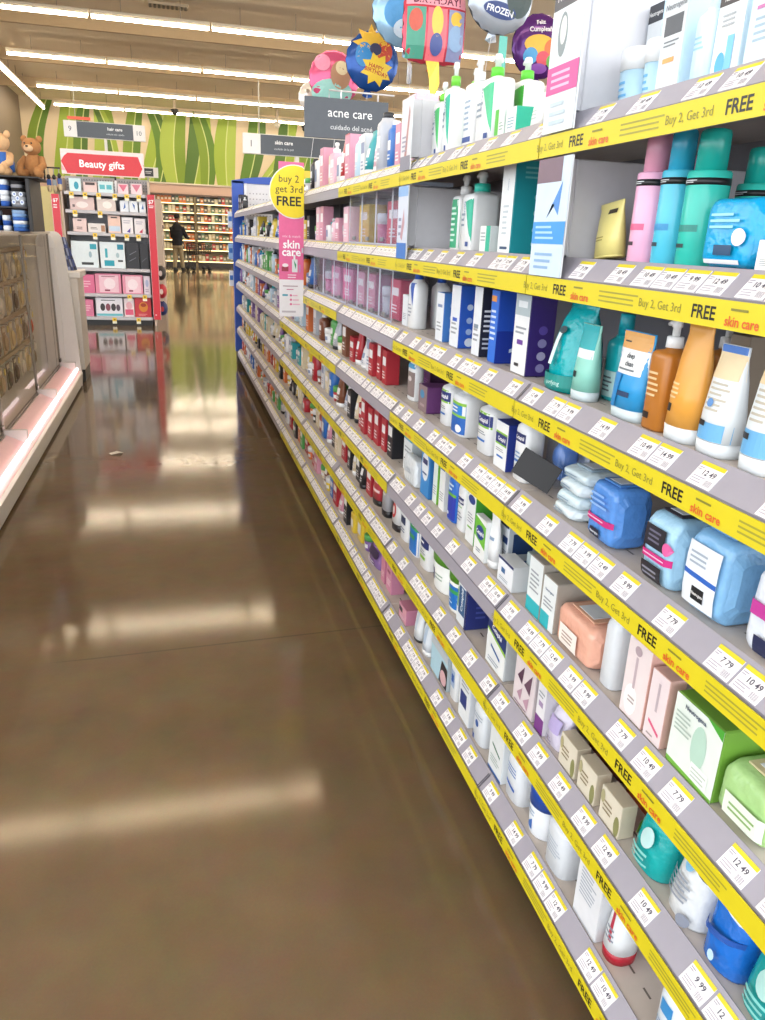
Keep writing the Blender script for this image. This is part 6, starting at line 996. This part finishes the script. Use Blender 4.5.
# ================================================================ foil balloons above the next aisle
def balloon(x, y, z, r, base, g, label, back='c8d0dc', sq=0, rot=0, ribbon=True, dep=.32):
    o = empty('foil_balloon', (x, y, z)); o.rotation_euler = (0, rot, 0); b = MB(); nu, nv = 36, 14; vs = []; fs = []; p = 2 + sq * 3
    def pt(u, v, sgn, e=0):
        q = (abs(u)**p + abs(v)**p) ** (1/p); a = math.atan2(v, u)
        dpt = dep * r * max(0, 1 - q**2.4) ** .6 * (1 + .05 * math.sin(a * 18) * q**3)
        return (u * r, -sgn * dpt - sgn * e, v * r)
    for sgn in (1, -1):
        rings = []
        for j in range(nv + 1):
            q = j / nv
            ring = []
            for i in range(nu):
                a = 2*math.pi*i/nu; k = 1 / (abs(math.cos(a))**p + abs(math.sin(a))**p) ** (1/p)
                rr = q * k * (1 - (.035 * (1 + math.cos(a * 18)) / 2) * q**6); ring.append(pt(rr * math.cos(a), rr * math.sin(a), sgn))
            rings.append(ring)
        vs = [q_ for rg in rings for q_ in rg]
        fs = [((j*nu+i), (j*nu+(i+1) % nu), ((j+1)*nu+(i+1) % nu), ((j+1)*nu+i))[::sgn] for j in range(nv) for i in range(nu)]
        b.add(vs, fs, M(base if sgn == 1 else back, .18, .35, .08, 12, .12), True)
    b.gfx(lambda u, v, e: pt(u / r, v / r, 1, e + .004), r, r, g, .001)
    put('foil_body', b, o); t = MB(); t.add([(-.03, 0, -r*.98), (.03, 0, -r*.98), (.045, -.01, -r*1.16), (0, .01, -r*1.22), (-.04, 0, -r*1.18)], [(0, 1, 2, 3, 4)], M(base, .2, .4)); t.add([(-.03, .002, -r*.98), (.03, .002, -r*.98), (.045, -.008, -r*1.16), (0, .012, -r*1.22), (-.04, .002, -r*1.18)], [(4, 3, 2, 1, 0)], M(base, .2, .4)); put('tail', t, o)
    if ribbon:
        q = MB(); q.tube([(0, 0, -r*1.05), (.02, .02, -r*2), (-.02, .0, -r*4), (0, .02, -z + .02)], .002, M('e8e6ea', .3)); put('ribbon', q, o)
    return tag(o, label, 'balloon', 'foil balloons above the shelves')
balloon(1.68, 7.0, 2.745, .225, '1f4f9a', [('p', [(math.cos(a)*(.75 if i % 2 else .45) - .1, math.sin(a)*(.75 if i % 2 else .45) + .45) for i, a in enumerate([k*math.pi/9 for k in range(18)])], 'e8b83a'), ('e', .35, .35, .3, .35, 'c8402c'), ('e', -.4, .1, .3, .4, '2a86c8'), ('e', .0, .35, .22, .2, '3a3a5a'), ('p', [(math.cos(a)*(.62 if i % 2 else .4) + .15, math.sin(a)*(.55 if i % 2 else .36) - .28) for i, a in enumerate([k*math.pi/8 for k in range(16)])], 'f2cf3a'), ('t', 'HAPPY', .12, -.2, .14, 'b8342a', 1, -.1, 3), ('t', 'BIRTHDAY', .16, -.36, .14, 'b8342a', 1, -.1, 3)], 'round blue foil balloon with yellow burst reading happy birthday', '2a4a86', 0, R(8))
balloon(1.46, 7.5, 2.68, .225, 'd85a84', [('e', -.1, -.5, .8, .45, '9ad0c8'), ('e', .2, .1, .4, .5, 'b88a6a'), ('e', .25, .35, .25, .25, 'ead8b0'), ('e', -.5, .5, .3, .3, 'e890ac')], 'round pink and aqua foil balloon behind the blue burst balloon', 'd89ab0')
balloon(1.36, 8.0, 2.6, .14, 'e4dcd2', [('e', -.4, .3, .12, .12, '8a8070'), ('e', .2, .4, .12, .12, '8a8070'), ('e', -.1, -.1, .12, .12, 'a89a88')], 'small cream dotted balloon low at the left of the balloons', 'd8d0c4')
balloon(1.83, 6.6, 3.03, .26, '9cc8ea', [('e', .35, .05, .35, .5, 'f0f2f6'), ('e', -.3, -.1, .4, .4, '4a9ad8'), ('e', -.1, -.5, .35, .25, 'c8e0f4'), ('e', .3, .2, .06, .06, '2a2e38'), ('e', .45, .1, .06, .06, '2a2e38')], 'pale blue and white foil balloon cut by the top edge', 'b8d4ea', 0, R(-6))
balloon(1.885, 6.0, 2.8, .235, 'd8485c', [('r', -.93, .5, .93, .92, 'e89aac'), ('t', 'BIRTHDAY!', 0, .66, .22, '5a1a3a', 1, 0, 1.0), ('r', -.9, -.9, -.36, .44, '4a9a86'), ('r', -.3, -.92, .3, .44, 'e8707c'), ('r', .36, -.9, .9, .44, '8a90b8'), ('e', -.65, .1, .2, .3, 'c85a4a'), ('e', .0, .1, .18, .4, 'e8c85a'), ('e', .0, -.5, .2, .3, '4a5a9a'), ('e', .62, .2, .2, .2, 'e0b83a'), ('e', .62, -.3, .25, .35, '8aaad0')], 'square foil balloon with three coloured panels and word birthday', 'd88a9a', 1)
balloon(2.33, 5.9, 3.02, .25, 'b0b8c4', [('e', 0, -.45, .5, .2, '2a3f7a'), ('t', 'FROZEN', 0, -.45, .16, 'e8ecf4', 1, 0, 3), ('e', .5, .0, .4, .5, '3a4a4a'), ('e', -.5, .2, .3, .4, '8a98b4')], 'silver foil balloon with navy patch reading FROZEN, top edge', 'a8b0bc', 0, R(10))
balloon(2.93, 6.5, 2.87, .235, '5a2a78', [('t', 'Feliz', -.1, .68, .13, 'f4f0f4', 1, .15, 3), ('t', 'Cumpleaños', .0, .48, .15, 'f4f0f4', 1, .1, 3), ('e', -.1, .0, .55, .3, 'f0b83a'), ('e', .35, -.1, .3, .3, 'e8743a'), ('e', -.4, -.35, .25, .25, '4aa0d8'), ('e', .05, -.4, .25, .22, 'd84a5a'), ('e', .4, -.45, .22, .2, '6ab04a'), ('e', -.05, -.7, .3, .15, '8a4aa8')], 'purple foil balloon reading Feliz Cumpleaños with bright dots', '7a4a98')
b = MB(); b.add([(1.82, 5.95, 2.58), (1.92, 5.95, 2.58), (1.93, 5.94, 2.44), (1.9, 5.96, 2.33), (1.86, 5.95, 2.36), (1.85, 5.94, 2.46)], [(0, 1, 2, 3, 4, 5)], M('e2b84a', .2, .5)); b.add([(1.82, 5.953, 2.58), (1.92, 5.953, 2.58), (1.93, 5.943, 2.44), (1.9, 5.963, 2.33), (1.86, 5.953, 2.36), (1.85, 5.943, 2.46)], [(5, 4, 3, 2, 1, 0)], M('e2b84a', .2, .5)); tag(put('foil_streamer', b), 'gold foil streamer hanging below the square balloon', 'streamer')
b = MB(); b.box(2.31, 2.37, 5.8, 5.806, 2.45, 2.75, M('5fb0a4', .3, .2)); b.ball((2.34, 5.797, 2.6), (.02, .006, .02), 'e8ecec', 10, 6); b.ball((2.34, 5.8, 2.4), (.05, .01, .05), M('4a5a5a', .3, .4), 12, 8); tag(put('foil_ribbon', b), 'teal ribbon tail hanging below the silver balloon', 'ribbon')
b = MB(); b.loft([(0, .02, .02, 2), (.12, .02, .02, 2), (.15, .008, .008, 2)], MC('f0f4fa', .6), 12); tag(put('balloon_weight', b, None, (1.86, 6.5, 2.52)), 'clear plastic balloon tube right of the blue burst balloon', 'balloon weight')
# litter on the floor
b = MB(); b.add([(0, 0, .003), (.05, .01, .012), (.07, .04, .004), (.03, .05, .014), (-.02, .035, .004)], [(0,1,3), (1,2,3), (0,3,4)], 'e6e0d4'); tag(put('paper_scrap', b, None, (-.43, 5.0, .0)), 'small white scrap of paper on the polished floor', 'litter')
